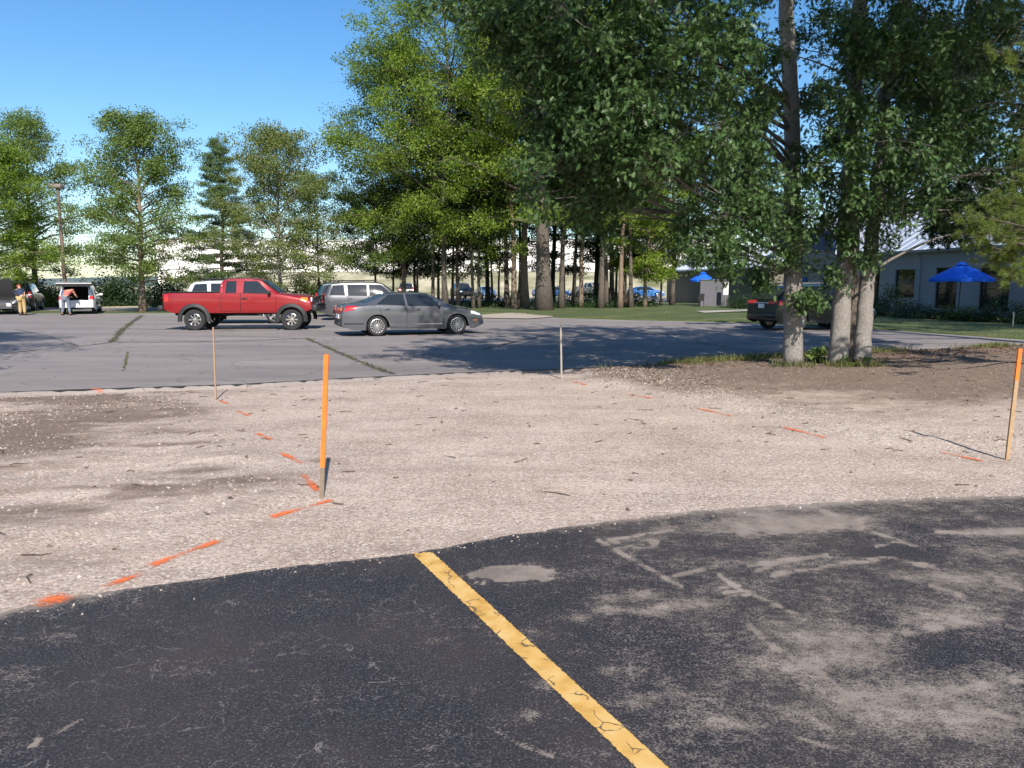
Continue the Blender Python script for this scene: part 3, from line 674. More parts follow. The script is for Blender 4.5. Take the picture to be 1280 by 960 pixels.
# ================================================================== VEHICLES
class Car:
    def __init__(s, top, W, roofw, belt, sill, wheels, wr, arch, taper=.14, nose=.6, dzz=0, tire_w=.22):
        s.top = np.array(top, float); s.W = W; s.rw = np.array(roofw, float); s.bl = np.array(belt, float)
        s.sill = sill; s.wheels = wheels; s.wr = wr; s.arch = arch; s.tp = taper; s.nose = nose; s.tw = tire_w
        s.x0, s.x1 = s.top[0, 0], s.top[-1, 0]
    def zt(s, x): return np.interp(x, s.top[:, 0], s.top[:, 1])
    def plan(s, x):
        L = max(s.x1, -s.x0); d = np.clip((abs(x) - (L - s.nose)) / s.nose, 0, 1); return 1 - s.tp * d ** 2.2
    def low(s, x):
        z = s.sill
        for xw in s.wheels:
            d = abs(x - xw)
            if d < s.arch: z = max(z, s.wr + math.sqrt(s.arch ** 2 - d ** 2) * .98)
        e = min(x - s.x0, s.x1 - x)
        if e < .35: z = max(z, s.sill + .14 * (1 - e / .35))
        return z
    def outer(s, x):
        """outer section from low edge to roof edge: list (y,z)"""
        zt = s.zt(x); w = s.W * s.plan(x); zs = min(np.interp(x, s.bl[:, 0], s.bl[:, 1]), zt - .035); zl = min(s.low(x), zs - .02)
        pts = []
        for k in range(9):
            z = zl + (zs - zl) * k / 8; r = (z - s.sill) / max(.05, (zs - s.sill))
            pts.append((w * (1 - .085 * (r - .58) ** 2 - .02 * max(0, r - .85) * 6), z))
        ys = pts[-1][0]; wt = min(np.interp(x, s.rw[:, 0], s.rw[:, 1]) * s.plan(x), ys - .01)
        cr = min(.055, (zt - zs) * .5)
        for k in range(1, 6):
            t = k / 5; pts.append((ys + (wt - ys) * t + .012 * sin(pi * t) * min(1, (zt - zs) * 3), zs + (zt - cr - zs) * t))
        return pts, zt, cr
    def side(s, x, z, sg=1):
        p, zt, cr = s.outer(x); zs = [q[1] for q in p]; ys = [q[0] for q in p]
        return sg * np.interp(z, zs, ys)
    def topz(s, x, y):
        p, zt, cr = s.outer(x); wt = p[-1][0]; t = min(1, abs(y) / wt); return zt - cr * t ** 2.2
    def stations(s):
        xs = list(np.linspace(s.x0, s.x1, 64)) + list(s.top[:, 0])
        for xw in s.wheels:
            for f in (1, .985, .95, .88, .78, .64, .48, .3, .12, 0): xs += [xw - s.arch * f, xw + s.arch * f]
        for e in (.01, .03, .06, .1, .15): xs += [s.x0 + e, s.x1 - e]
        xs = sorted(xs); out = [xs[0]]
        for x in xs[1:]:
            if x - out[-1] > .006: out.append(x)
        return out
    def shell(s, name, mats, parent, drop=None):
        mb = MB(); rows = []
        for x in s.stations():
            p, zt, cr = s.outer(x); wt = p[-1][0]
            half = p + [(wt * (1 - t), zt - cr * (1 - t) ** 2.2) for t in (.15, .3, .5, .75, 1)]
            full = half + [(-y, z) for y, z in reversed(half[:-1])]
            b = len(mb.v); mb.v += [(x, y, z) for y, z in full]; rows.append((b, len(full)))
        for (a, n), (b, _) in zip(rows[:-1], rows[1:]):
            for k in range(n - 1):
                f = (a + k, a + k + 1, b + k + 1, b + k)
                c = np.mean([mb.v[i] for i in f], axis=0)
                if drop and drop(*c): continue
                mb.f.append(f); mb.m.append(0)
        for (a, n), rev in ((rows[0], 0), (rows[-1], 1)):
            f = tuple(range(a, a + n)); mb.f.append(f if not rev else f[::-1]); mb.m.append(0)
        return mb.build(name, mats, parent, 38)
    def side_patch(s, bl, br, tr, tl, sg, off=.008, nx=8, nz=5, skirt=.02, mb=None, mi=0):
        """quad patch on a body side given 4 (x,z) corners; follows the surface, stands proud by off"""
        mb = mb or MB(); b = len(mb.v); idx = {}
        for j in range(nz + 1):
            v = j / nz
            for i in range(nx + 1):
                u = i / nx
                x = (bl[0]*(1-u)+br[0]*u)*(1-v) + (tl[0]*(1-u)+tr[0]*u)*v; z = (bl[1]*(1-u)+br[1]*u)*(1-v) + (tl[1]*(1-u)+tr[1]*u)*v
                zl = s.low(x) + .004; z2 = max(z, zl)
                idx[i, j] = len(mb.v); mb.v.append((x, s.side(x, z2, sg) + sg * off, z2))
        for j in range(nz):
            for i in range(nx):
                f = (idx[i, j], idx[i+1, j], idx[i+1, j+1], idx[i, j+1]); mb.f.append(f if sg < 0 else f[::-1]); mb.m.append(mi)
        if skirt:
            loop = [(i, 0) for i in range(nx)] + [(nx, j) for j in range(nz)] + [(i, nz) for i in range(nx, 0, -1)] + [(0, j) for j in range(nz, 0, -1)]
            base = len(mb.v)
            for q in loop: x, y, z = mb.v[idx[q]]; mb.v.append((x, y - sg * (skirt), z))
            n = len(loop)
            for k in range(n):
                f = (idx[loop[k]], base + k, base + (k + 1) % n, idx[loop[(k + 1) % n]]); mb.f.append(f if sg < 0 else f[::-1]); mb.m.append(mi)
        return mb
    def top_patch(s, xa, xb, ya=-.9, yb=.9, off=.008, nx=10, ny=8, frac=True, mb=None, mi=0):
        """patch on the top/rear/front surface between profile stations xa..xb; y as a fraction of the roof width"""
        mb = mb or MB(); b = len(mb.v)
        xs = [xa + (xb - xa) * k / nx for k in range(nx + 1)]
        for x in xs:
            e = .01; dzdx = (s.zt(min(x + e, s.x1)) - s.zt(max(x - e, s.x0))) / (min(x + e, s.x1) - max(x - e, s.x0)); L = math.hypot(1, dzdx)
            wt = s.outer(x)[0][-1][0] if frac else 1
            for j in range(ny + 1):
                y = (ya + (yb - ya) * j / ny) * wt
                mb.v.append((x - dzdx / L * off, y, s.topz(x, y) + off / L))
        for i in range(nx):
            for j in range(ny):
                p = b + i * (ny + 1) + j; mb.f.append((p, p + ny + 1, p + ny + 2, p + 1)); mb.m.append(mi)
        return mb
    def xrear(s, z):
        i = np.argmax(s.top[:, 1]); t = s.top[:i + 1]; return float(np.interp(z, np.maximum.accumulate(t[:, 1] + np.arange(len(t)) * 1e-6), t[:, 0]))
    def xfront(s, z):
        i = np.argmax(s.top[:, 1]); t = s.top[i:][::-1]; return float(np.interp(z, np.maximum.accumulate(t[:, 1] + np.arange(len(t)) * 1e-6), t[:, 0]))
    def end_patch(s, ya, yb, za, zb, front=False, off=.008, ny=6, nz=5, mb=None, skirt=True):
        """patch on the rear (or front) face by y and z ranges"""
        mb = mb or MB(); b = len(mb.v); sg = 1 if front else -1
        for j in range(nz + 1):
            z = za + (zb - za) * j / nz; x = (s.xfront if front else s.xrear)(z)
            for i in range(ny + 1):
                y = ya + (yb - ya) * i / ny; mb.v.append((x + sg * off, y, z))
        for j in range(nz):
            for i in range(ny):
                p = b + j * (ny + 1) + i; f = (p, p + 1, p + ny + 2, p + ny + 1); mb.f.append(f[::-1] if not front else f); mb.m.append(0)
        return mb

def wheel_mesh(r, w, style, rim_r):
    t = MB(); h = w / 2; rr = rim_r
    t.lathe([(rr, -h*.8), (rr + .02, -h), (r - .03, -h), (r - .008, -h*.8), (r, -h*.45), (r, h*.45), (r - .008, h*.8), (r - .03, h), (rr + .02, h), (rr, h*.8), (rr, -h*.8)], 36, 'Y')
    q = MB(); d = MB(); q.lathe([(rr, -h*.86), (rr*.94, -h*.9), (rr*.90, -h*.66), (rr*.88, -h*.3), (rr*.88, h*.3), (rr*.9, h*.66), (rr*.94, h*.9), (rr, h*.86)], 36, 'Y')
    for sg in (-1, 1):
        y = sg * h * .62
        q.lathe([(0, y + sg*.02), (rr*.2, y + sg*.016), (rr*.24, y - sg*.01)], 16, 'Y')
        d.lathe([(0, y - sg*.05), (rr*.89, y - sg*.05)], 30, 'Y')
        n, wd = style
        for k in range(n):
            a = 2 * pi * k / n; ca, sa = cos(a), sin(a); r0, r1 = rr*.2, rr*.92
            P = []
            for rad, hw in ((r0, wd*.6), (r1, wd)):
                for e in (-hw, hw):
                    for yy in (y, y - sg*.03): P.append((rad*ca - e*sa, yy, rad*sa + e*ca))
            q.add(P, [(0,1,3,2),(4,6,7,5),(0,4,5,1),(2,3,7,6),(0,2,6,4),(1,5,7,3)])
    return t, q, d
_wm = {}
def wheels(car, root, style, rim_r, tread='rubber', rimmat='rim'):
    key = (car.wr, car.tw, style, rim_r, rimmat)
    if key not in _wm:
        t, q, d = wheel_mesh(car.wr, car.tw, style, rim_r)
        a = t.mesh('tyre'); a.materials.append(M['rubber']); a.shade_smooth(); a.set_sharp_from_angle(angle=R_(40))
        # rim: spokes and barrel plus the dark brake disc behind them
        nq = len(q.v); q.v += d.v; q.f += [tuple(i + nq for i in f) for f in d.f]; q.m += [1] * len(d.f)
        bme = q.mesh('rim'); bme.materials.append(M[rimmat]); bme.materials.append(M['dark'])
        bm = bmesh.new(); bm.from_mesh(bme); bmesh.ops.recalc_face_normals(bm, faces=bm.faces[:]); bm.to_mesh(bme); bm.free()
        _wm[key] = (a, bme)
    a, bme = _wm[key]
    for xw in car.wheels:
        for sg in (-1, 1):
            wo = bpy.data.objects.new('wheel', None); COL.objects.link(wo); wo.parent = root
            wo.location = (xw, sg * (car.W - car.tw / 2 - .025), car.wr); wo.empty_display_size = .1
            for nme, me in (('tyre', a), ('rim', bme)):
                o = bpy.data.objects.new(nme, me); COL.objects.link(o); o.parent = wo
def chassis(car, root, h=.42):
    mb = MB(); mb.box(((car.x0 + car.x1) / 2, 0, car.sill + .06 + h / 2), (car.x1 - car.x0 - .5, (car.W - car.tw - .05) * 2, h))
    for xw in car.wheels: mb.tube([(xw, -car.W + .3, car.wr), (xw, car.W - .3, car.wr)], .05, 8)
    mb.build('chassis', M['dark'], root)
def mirror(car, root, x, z, mat):
    for sg in (-1, 1):
        mb = MB(); y = car.side(x, z, sg); mb.box((x, y + sg * .12, z + .02), (.10, .2, .14), bev=.035)
        mb.box((x + .02, y + sg * .02, z - .03), (.06, .08, .04)); mb.build('wing_mirror', mat, root, 60)
def windows_on(car, root, quads, name='window', off=.012, frame=None):
    for sg in (-1, 1):
        for q in quads: car.side_patch(*q, sg, off, 8, 5, .02).build(name, M['glass'], root, 60)
def doors_on(car, root, quads, mat, handles=(), hm=None):
    for sg in (-1, 1):
        for k, q in enumerate(quads):
            e = .014; gq = ((q[0][0] - e, q[0][1] - e), (q[1][0] + e, q[1][1] - e), (q[2][0] + e, q[2][1] + e), (q[3][0] - e, q[3][1] + e))
            car.side_patch(*gq, sg, .003, 10, 8, .012).build('door_gap', M['dark'], root, 50)
            d = car.side_patch(*q, sg, .008, 10, 8, .02).build('door', mat, root, 50)
            if k < len(handles):
                hx, hz = handles[k]; mb = MB(); mb.box((hx, car.side(hx, hz, sg) + sg * .03, hz), (.17, .03, .035), bev=.01); mb.build('handle', hm or mat, d, 60)
def band(car, root, name, za, zb, mat, xa=None, xb=None, off=.014, nx=40):
    xa = car.x0 + .02 if xa is None else xa; xb = car.x1 - .02 if xb is None else xb
    for sg in (-1, 1): car.side_patch((xa, za), (xb, za), (xb, zb), (xa, zb), sg, off, nx, 2, .02).build(name, mat, root, 50)
def flares(car, root, mat, w=.10, out=.05):
    for xw in car.wheels:
        for sg in (-1, 1):
            mb = MB(); n = 22; b = 0
            for k in range(n + 1):
                a = R_(-8) + (pi + R_(16)) * k / n
                ring = []
                for rr, o in ((car.arch - .012, -.06), (car.arch - .012, out * .8), (car.arch + w * .5, out), (car.arch + w, .0)):
                    x = xw - rr * cos(a); z = car.wr + rr * sin(a)
                    y = abs(car.side(x, max(z, car.low(x) + .01))) + o; mb.v.append((x, sg * y, z))
            for k in range(n):
                for j in range(3):
                    p = k * 4 + j; f = (p, p + 4, p + 5, p + 1); mb.f.append(f if sg > 0 else f[::-1]); mb.m.append(0)
            mb.build('wheel_arch_trim', mat, root, 60)

# ------------------------------------------------------------------ saloon
def build_sedan(name, label, paint, loc, heading, spokes=(15, .014), detail=True, cat='car', group=None):
    c = Car(top=[(-2.42, .52), (-2.41, .80), (-2.36, .98), (-2.28, 1.055), (-1.78, 1.09), (-1.5, 1.18), (-.98, 1.37), (-.5, 1.43), (-.1, 1.445), (.3, 1.425), (.55, 1.38), (1.0, 1.16), (1.32, 1.0), (1.75, .93), (2.1, .845), (2.28, .76), (2.38, .64), (2.42, .48)],
            W=.917, roofw=[(-2.42, .80), (-1.9, .72), (-1.4, .64), (-.9, .57), (.3, .57), (.8, .64), (1.3, .74), (2.0, .74), (2.42, .70)],
            belt=[(-2.42, .92), (-1.5, 1.0), (0, .955), (1.3, .90), (2.0, .80), (2.42, .66)], sill=.20, wheels=(-1.29, 1.44), wr=.33, arch=.385, taper=.17, nose=.75)
    r = thing(name, label, cat, loc, heading, group)
    c.shell('body', paint, r); chassis(c, r); wheels(c, r, spokes, .235)
    windows_on(c, r, [((-1.30, 1.04), (-.34, .995), (-.36, 1.36), (-.86, 1.335)), ((-.27, .99), (.93, .955), (.42, 1.355), (-.29, 1.365))])
    if detail:
        doors_on(c, r, [((-1.08, .30), (-.33, .26), (-.31, .975), (-1.22, 1.0)), ((-.315, .26), (.92, .28), (1.0, .92), (-.295, .97))], paint, [(-.98, .885), (.05, .865)], paint)
        band(c, r, 'side_trim', .36, .395, M['chrome'], -.95, .9, .012, 20)
    c.top_patch(.55, 1.26, -.93, .93, .007).build('windscreen', M['glass'], r, 60)
    c.top_patch(-1.72, -.98, -.9, .9, .007).build('rear_window', M['glass'], r, 60)
    for sg in (-1, 1):
        mb = c.side_patch((-2.36, .80), (-1.98, .88), (-1.93, 1.0), (-2.26, 1.0), sg, .012, 6, 4, .02)
        c.end_patch(sg * .42, sg * .76, .82, .985, False, .012, mb=mb); mb.build('tail_lamp', M['tail'], r, 60)
        mb = c.side_patch((1.92, .70), (2.30, .62), (2.26, .735), (1.93, .80), sg, .010, 6, 3, .02); mb.build('head_lamp', M['lamp'], r, 60)
        if detail:
            c.side_patch((2.0, .455), (2.14, .455), (2.14, .49), (2.0, .49), sg, .012, 3, 1, .015).build('side_marker', M['amber'], r)
    mb = c.end_patch(-.5, .5, .46, .66, True, .01); mb.build('grille', M['black_plastic'], r)
    mirror(c, r, .78, 1.0, paint)
    mb = MB(); mb.box((-2.435, 0, .64), (.02, .5, .14)); mb.build('number_plate', M['plate'], r)
    band(c, r, 'bumper_strip', .40, .44, M['black_plastic'], -2.35, -1.75, .012, 12)
    return r, c

# ------------------------------------------------------------------ sport utility vehicle
def build_suv(name, label, paint, loc, heading, style='suv', spokes=(5, .05), open_hatch=False, rack=True, detail=True, lift=0.0, plate=True, group=None, W=.93, clad=None):
    hz = lift
    if style == 'suv':
        top = [(-2.43, .50), (-2.42, .78), (-2.40, 1.04), (-2.33, 1.15), (-2.20, 1.40), (-2.06, 1.64), (-1.92, 1.735), (-1.4, 1.79), (-.6, 1.81), (.1, 1.795), (.42, 1.74), (.8, 1.47), (1.16, 1.2), (1.32, 1.13), (1.9, 1.075), (2.25, .99), (2.38, .82), (2.43, .5)]
        wins = [((-2.02, 1.18), (-1.30, 1.17), (-1.36, 1.66), (-1.86, 1.63)), ((-1.16, 1.165), (-.28, 1.155), (-.3, 1.67), (-1.2, 1.665)), ((-.18, 1.15), (.94, 1.12), (.38, 1.655), (-.2, 1.67))]
        doors = [((-1.06, .38), (-.24, .34), (-.23, 1.13), (-1.2, 1.14)), ((-.21, .34), (.92, .34), (.98, 1.08), (-.20, 1.125))]
        wh, wr = (-1.42, 1.45), .37
    elif style == 'minivan':
        top = [(-2.2, .45), (-2.19, .80), (-2.16, 1.02), (-2.08, 1.28), (-1.95, 1.56), (-1.82, 1.63), (-1.2, 1.68), (-.4, 1.69), (.3, 1.66), (.7, 1.52), (1.2, 1.2), (1.5, 1.04), (1.9, .93), (2.1, .78), (2.2, .5)]
        wins = [((-1.95, 1.06), (-1.28, 1.05), (-1.3, 1.54), (-1.75, 1.53)), ((-1.18, 1.045), (-.22, 1.03), (-.24, 1.56), (-1.2, 1.55)), ((-.14, 1.025), (1.1, .98), (.55, 1.48), (-.16, 1.56))]
        doors = [((-1.05, .32), (-.19, .3), (-.18, 1.0), (-1.2, 1.01)), ((-.165, .3), (1.0, .3), (1.1, .94), (-.15, .995))]
        wh, wr = (-1.3, 1.35), .34
    elif style == 'crossover':
        top = [(-2.37, .50), (-2.36, .80), (-2.33, 1.03), (-2.22, 1.12), (-1.98, 1.36), (-1.74, 1.55), (-1.6, 1.61), (-1.1, 1.66), (-.4, 1.68), (.15, 1.66), (.5, 1.58), (1.0, 1.27), (1.3, 1.09), (1.9, 1.0), (2.2, .90), (2.33, .72), (2.37, .48)]
        wins = [((-1.80, 1.14), (-1.2, 1.1), (-1.22, 1.5), (-1.55, 1.47)), ((-1.1, 1.095), (-.22, 1.07), (-.24, 1.53), (-1.12, 1.51)), ((-.14, 1.065), (1.0, 1.02), (.45, 1.5), (-.16, 1.53))]
        doors = [((-1.0, .32), (-.19, .3), (-.18, 1.04), (-1.14, 1.06)), ((-.165, .3), (.98, .32), (1.05, .98), (-.15, 1.035))]
        wh, wr = (-1.38, 1.38), .37
    up = lambda q: tuple((x, z + hz) for x, z in q)
    top = [(x, z + hz) for x, z in top]; wins = [up(q) for q in wins]; doors = [up(q) for q in doors]
    zb = wins[1][0][1] - .04; zm = max(z for _, z in top)
    xr, xf = top[0][0], top[-1][0]
    c = Car(top, W, [(xr, W * .90), (xr + .3, W * .76), (-1.3, W * .725), (.3, W * .71), (1.0, W * .78), (1.3, W * .84), (xf, W * .82)],
            [(xr, zb), (-1, zb), (1.2, zb - .07), (xf - .4, zb - .2), (xf, zb - .4)], .26 + hz, wh, wr, wr + .075, .13, .55, tire_w=.235)
    r = thing(name, label, 'car', loc, heading, group)
    zsill = .84 + hz if style != 'crossover' else .9
    drop = (lambda x, y, z: x < -1.7 and abs(y) < W * .70 and .80 + hz < z < zm - .13) if open_hatch else None
    c.shell('body', paint, r, drop); chassis(c, r, .36); wheels(c, r, spokes, wr * .68)
    windows_on(c, r, wins)
    doors_on(c, r, doors, paint, [(doors[0][3][0] + .15, zb - .1), (doors[1][3][0] + .15, zb - .12)], paint)
    i = np.argmax(c.top[:, 1]); xw0, xw1 = [(x) for x, z in top if x > 0][2], [x for x, z in top if x > 0][4]
    wsx = {'suv': (.45, 1.22), 'minivan': (.45, 1.42), 'crossover': (.52, 1.26)}[style]
    c.top_patch(*wsx, -.93, .93, .008).build('windscreen', M['glass'], r, 60)
    if not open_hatch:
        zg0, zg1 = zb + .10, zm - .14
        c.end_patch(-W * .66, W * .66, zg0, zg1, False, .012, 8, 8).build('rear_window', M['glass'], r, 60)
        if plate:
            mb = MB(); x = c.xrear(.88 + hz); mb.box((x - .012, 0, .90 + hz), (.02, .32, .16)); mb.build('number_plate', M['plate'], r)
            mb = MB(); mb.box((c.xrear(1.0 + hz) - .03, 0, 1.01 + hz), (.04, .74, .035), bev=.01); mb.build('tailgate_trim', M['chrome'], r)
    else:
        # boot space and the raised tailgate
        mb = MB(); z0, z1, hw = .78 + hz, zm - .10, W * .72; xa, xb = xr + .10, -.5
        P = [(xa, -hw, z0), (xb, -hw, z0), (xb, hw, z0), (xa, hw, z0), (xa + .4, -hw * .86, z1), (xb, -hw * .86, z1), (xb, hw * .86, z1), (xa + .4, hw * .86, z1)]
        mb.add(P, [(0,1,2,3), (7,6,5,4), (1,0,4,5), (2,6,7,3), (1,5,6,2)]); mb.build('boot_lining', M['interior'], r)
        h = MB(); hx, hzz = -1.86, zm - .02; L = 1.02; ang = R_(12)
        n = 6; pts = []
        for k in range(n + 1):
            t = k / n; x = hx - L * t * cos(ang) ; z = hzz + .05 + L * t * sin(ang) - .14 * t ** 3; w = W * (.74 + .20 * t ** 2)
            pts.append((x, z, w))
        for k in range(n):
            (xa, za, wa), (xb, zb2, wb) = pts[k], pts[k + 1]
            h.add([(xa, -wa, za), (xa, wa, za), (xb, wb, zb2), (xb, -wb, zb2)], [(0, 3, 2, 1)], 0)
            h.add([(xa, -wa, za - .07), (xa, wa, za - .07), (xb, wb, zb2 - .07), (xb, -wb, zb2 - .07)], [(0, 1, 2, 3)], 1)
            for sgn in (-1, 1): h.add([(xa, sgn * wa, za), (xb, sgn * wb, zb2), (xb, sgn * wb, zb2 - .07), (xa, sgn * wa, za - .07)], [(0, 1, 2, 3)], 0)
        xb, zb2, wb = pts[-1]; h.add([(xb, -wb, zb2), (xb, wb, zb2), (xb, wb, zb2 - .07), (xb, -wb, zb2 - .07)], [(0, 1, 2, 3)], 0)
        h.add([(xb - .01, -wb, zb2 - .0), (xb - .01, wb, zb2), (xb + .05, wb, zb2 - .22), (xb + .05, -wb, zb2 - .22)], [(0, 1, 2, 3)], 1)
        tg = h.build('tailgate', [paint, M['interior']], r)
        st = MB()
        for sgn in (-1, 1): st.tube([(-1.95, sgn * W * .72, zm - .35), (-2.35, sgn * W * .78, zm + .10)], .012, 6)
        st.build('gas_strut', M['black_plastic'], tg)
        mb = MB(); mb.box((xr + .02, 0, .74 + hz), (.1, W * 1.5, .10), bev=.03); mb.build('boot_sill', paint, r, 50)
    for sg in (-1, 1):
        if style == 'crossover':
            mb = c.side_patch((-2.28, .93), (-1.9, 1.0), (-1.93, 1.1), (-2.24, 1.1), sg, .012, 5, 4, .02); c.end_patch(sg * .34, sg * .80, .97, 1.10, False, .014, mb=mb)
        else:
            zt0, zt1 = (.86 + hz, 1.24 + hz) if style == 'suv' else (.84, 1.04)
            mb = c.side_patch((xr + .03, zt0), (xr + .16, zt0), (xr + .20, zt1), (xr + .10, zt1), sg, .014, 4, 5, .02); c.end_patch(sg * W * .70, sg * W * .90, zt0, zt1, False, .014, mb=mb)
        mb.build('tail_lamp', M['tail'], r, 60)
        c.side_patch((xf - .42, zb - .36), (xf - .08, zb - .38), (xf - .12, zb - .22), (xf - .42, zb - .20), sg, .012, 5, 3, .02).build('head_lamp', M['lamp'], r, 60)
    c.end_patch(-.55, .55, .60 + hz, .84 + hz, True, .012).build('grille', M['black_plastic'], r)
    bz = MB(); bx = c.xrear(.55 + hz)
    bz.box((xr + .04, 0, .56 + hz), (.14, W * 1.72, .22), bev=.05); bz.build('rear_bumper', clad or paint, r, 50)
    band(c, r, 'sill_cladding', .28 + hz, .40 + hz, clad or M['black_plastic'], c.wheels[0] + c.arch + .02, c.wheels[1] - c.arch - .02, .016, 20)
    mirror(c, r, wins[2][1][0] - .08, zb + .06, M['black_plastic'] if style == 'suv' else paint)
    if rack:
        mb = MB()
        for sg in (-1, 1):
            y = sg * W * .62; zr = c.zt(-.6)
            mb.tube([(-1.7, y, c.topz(-1.7, y)), (-1.6, y, zr + .05), (.1, y, zr + .055), (.2, y, c.topz(.2, y))], .02, 6)
        for x in (-1.2, -.2): mb.tube([(x, -W * .62, c.zt(-.6) + .05), (x, W * .62, c.zt(-.6) + .05)], .016, 6)
        mb.build('roof_rack', M['black_plastic'] if style != 'crossover' else M['chrome'], r)
    return r, c

# ------------------------------------------------------------------ pickup
def build_pickup(name, label, paint, loc, heading, lift=.14, detail=True, flare=True, group=None):
    h = lift
    top = [(-2.74, .66), (-2.735, .80), (-2.73, 1.22), (-2.70, 1.25), (-.74, 1.26), (-.73, 1.30), (-.66, 1.66), (-.60, 1.74), (-.4, 1.785), (.2, 1.80), (.62, 1.765), (.80, 1.70), (1.12, 1.46), (1.42, 1.25), (1.55, 1.215), (2.1, 1.18), (2.45, 1.12), (2.56, 1.04), (2.60, .84), (2.62, .62)]
    top = [(x, z + h) for x, z in top]
    c = Car(top, .98, [(-2.74, .95), (-.76, .95), (-.62, .74), (.5, .73), (.9, .76), (1.4, .86), (2.0, .86), (2.62, .84)],
            [(-2.74, 1.19 + h), (-.8, 1.19 + h), (1.4, 1.17 + h), (2.2, 1.04 + h), (2.62, .9 + h)], .50 + h, (-1.66, 1.86), .39, .47, .10, .45, tire_w=.28)
    c.wheels = (-1.64, 1.86)
    r = thing(name, label, 'pickup truck', loc, heading, group)
    c.shell('body', paint, r, lambda x, y, z: -2.66 < x < -.80 and abs(y) < .84 and z > 1.2 + h)
    mb = MB(); z0, z1 = .82 + h, 1.245 + h; xa, xb, hw = -2.66, -.80, .83
    P = [(xa, -hw, z0), (xb, -hw, z0), (xb, hw, z0), (xa, hw, z0), (xa, -hw, z1), (xb, -hw, z1), (xb, hw, z1), (xa, hw, z1)]
    mb.add(P, [(0,1,2,3), (0,4,5,1), (1,5,6,2), (2,6,7,3), (3,7,4,0)]); mb.build('bed_liner', M['interior'], r)
    for sg in (-1, 1):
        mb = MB(); mb.box((-1.72, sg * .90, 1.262 + h), (1.96, .12, .025), bev=.01); mb.build('bed_rail_cap', M['black_plastic'], r)
    mb = MB(); mb.box((0, 0, .55 + h), (4.6, 1.2, .22)); mb.box((-2.0, 0, .62 + h), (1.2, .9, .1))
    for xw in c.wheels: mb.tube([(xw, -.8, .39), (xw, .8, .39)], .07, 8); mb.tube([(xw, -.12, .39), (xw, .12, .39)], .16, 10)
    mb.tube([(-2.3, -.62, .46 + h), (-1.2, -.45, .46 + h), (.5, -.4, .42 + h)], .035, 8); mb.tube([(-1.64, 0, .4), (.6, 0, .58 + h)], .05, 8)
    mb.box((-2.28, 0, .5 + h), (.5, .8, .22), bev=.05)
    mb.build('chassis', M['dark'], r)
    wheels(c, r, (8, .035), .225, rimmat='chrome')
    up = lambda q: tuple((x, z + h) for x, z in q)
    windows_on(c, r, [up(((-.50, 1.24), (-.10, 1.235), (-.11, 1.665), (-.47, 1.66))), up(((.14, 1.235), (1.14, 1.20), (.66, 1.655), (.16, 1.665)))])
    doors_on(c, r, [up(((-.66, .56), (.03, .54), (.04, 1.20), (-.66, 1.205))), up(((.05, .54), (1.28, .54), (1.33, 1.165), (.06, 1.20)))], paint, [(9, 9), (.20, 1.07 + h)] if 0 else [], paint)
    for sg in (-1, 1):
        mb = MB(); mb.box((.20, c.side(.2, 1.03 + h, sg) + sg * .03, 1.03 + h), (.18, .03, .05), bev=.012); mb.build('handle', M['black_plastic'], r, 60)
        mb = c.side_patch(*up(((-2.71, .90), (-2.52, .90), (-2.52, 1.18), (-2.71, 1.18))), sg, .014, 3, 4, .02)
        c.end_patch(sg * .80, sg * .93, .92 + h, 1.17 + h, False, .014, mb=mb); mb.build('tail_lamp', M['tail'], r, 60)
        c.side_patch(*up(((2.22, .93), (2.46, .92), (2.46, 1.06), (2.22, 1.07))), sg, .014, 4, 3, .02).build('turn_lamp', M['amber'], r, 60)
        mb = MB(); mb.box((2.58, sg * .68, .98 + h), (.05, .34, .17), bev=.02); mb.build('head_lamp', M['lamp'], r, 60)
    c.top_patch(.78, 1.40, -.92, .92, .008).build('windscreen', M['glass'], r, 60)
    c.top_patch(-.725, -.67, -.8, .8, .012).build('rear_window', M['glass'], r, 60)
    # dark tailgate edge, bumpers, guard and mud flaps
    mb = MB(); mb.box((-2.755, 0, 1.03 + h), (.05, 1.72, .42), bev=.02); mb.build('tailgate', M['black_plastic'], r, 50)
    mb = MB(); mb.box((-2.86, 0, .68 + h), (.20, 1.84, .20), bev=.05); mb.box((-2.9, 0, .60 + h), (.2, .3, .06)); mb.build('rear_bumper', M['black_plastic'], r, 50)
    mb = MB(); mb.box((2.70, 0, .68 + h), (.22, 1.92, .26), bev=.06); mb.build('front_bumper', M['black_plastic'], r, 50)
    mb = MB(); mb.box((2.62, 0, .97 + h), (.04, 1.0, .22)); mb.build('grille', M['dark'], r)
    mb = MB()
    for y in (-.35, .35): mb.tube([(2.78, y, .62 + h), (2.86, y, .9 + h), (2.80, y, 1.14 + h)], .035, 8)
    for z in (.84, .98, 1.12): mb.tube([(2.72, -.85, z + h - .06), (2.84, -.45, z + h), (2.86, 0, z + h), (2.84, .45, z + h), (2.72, .85, z + h - .06)], .03, 8)
    mb.build('bull_bar', M['black_plastic'], r, 60)
    for sg in (-1, 1):
        mb = MB(); mb.box((-2.20, sg * .80, .42 + h * .5), (.02, .26, .34)); mb.build('mud_flap', M['rubber'], r)
    if flare: flares(c, r, M['black_plastic'], .13, .07)
    mirror(c, r, 1.10, 1.22 + h, M['black_plastic'])
    return r, c

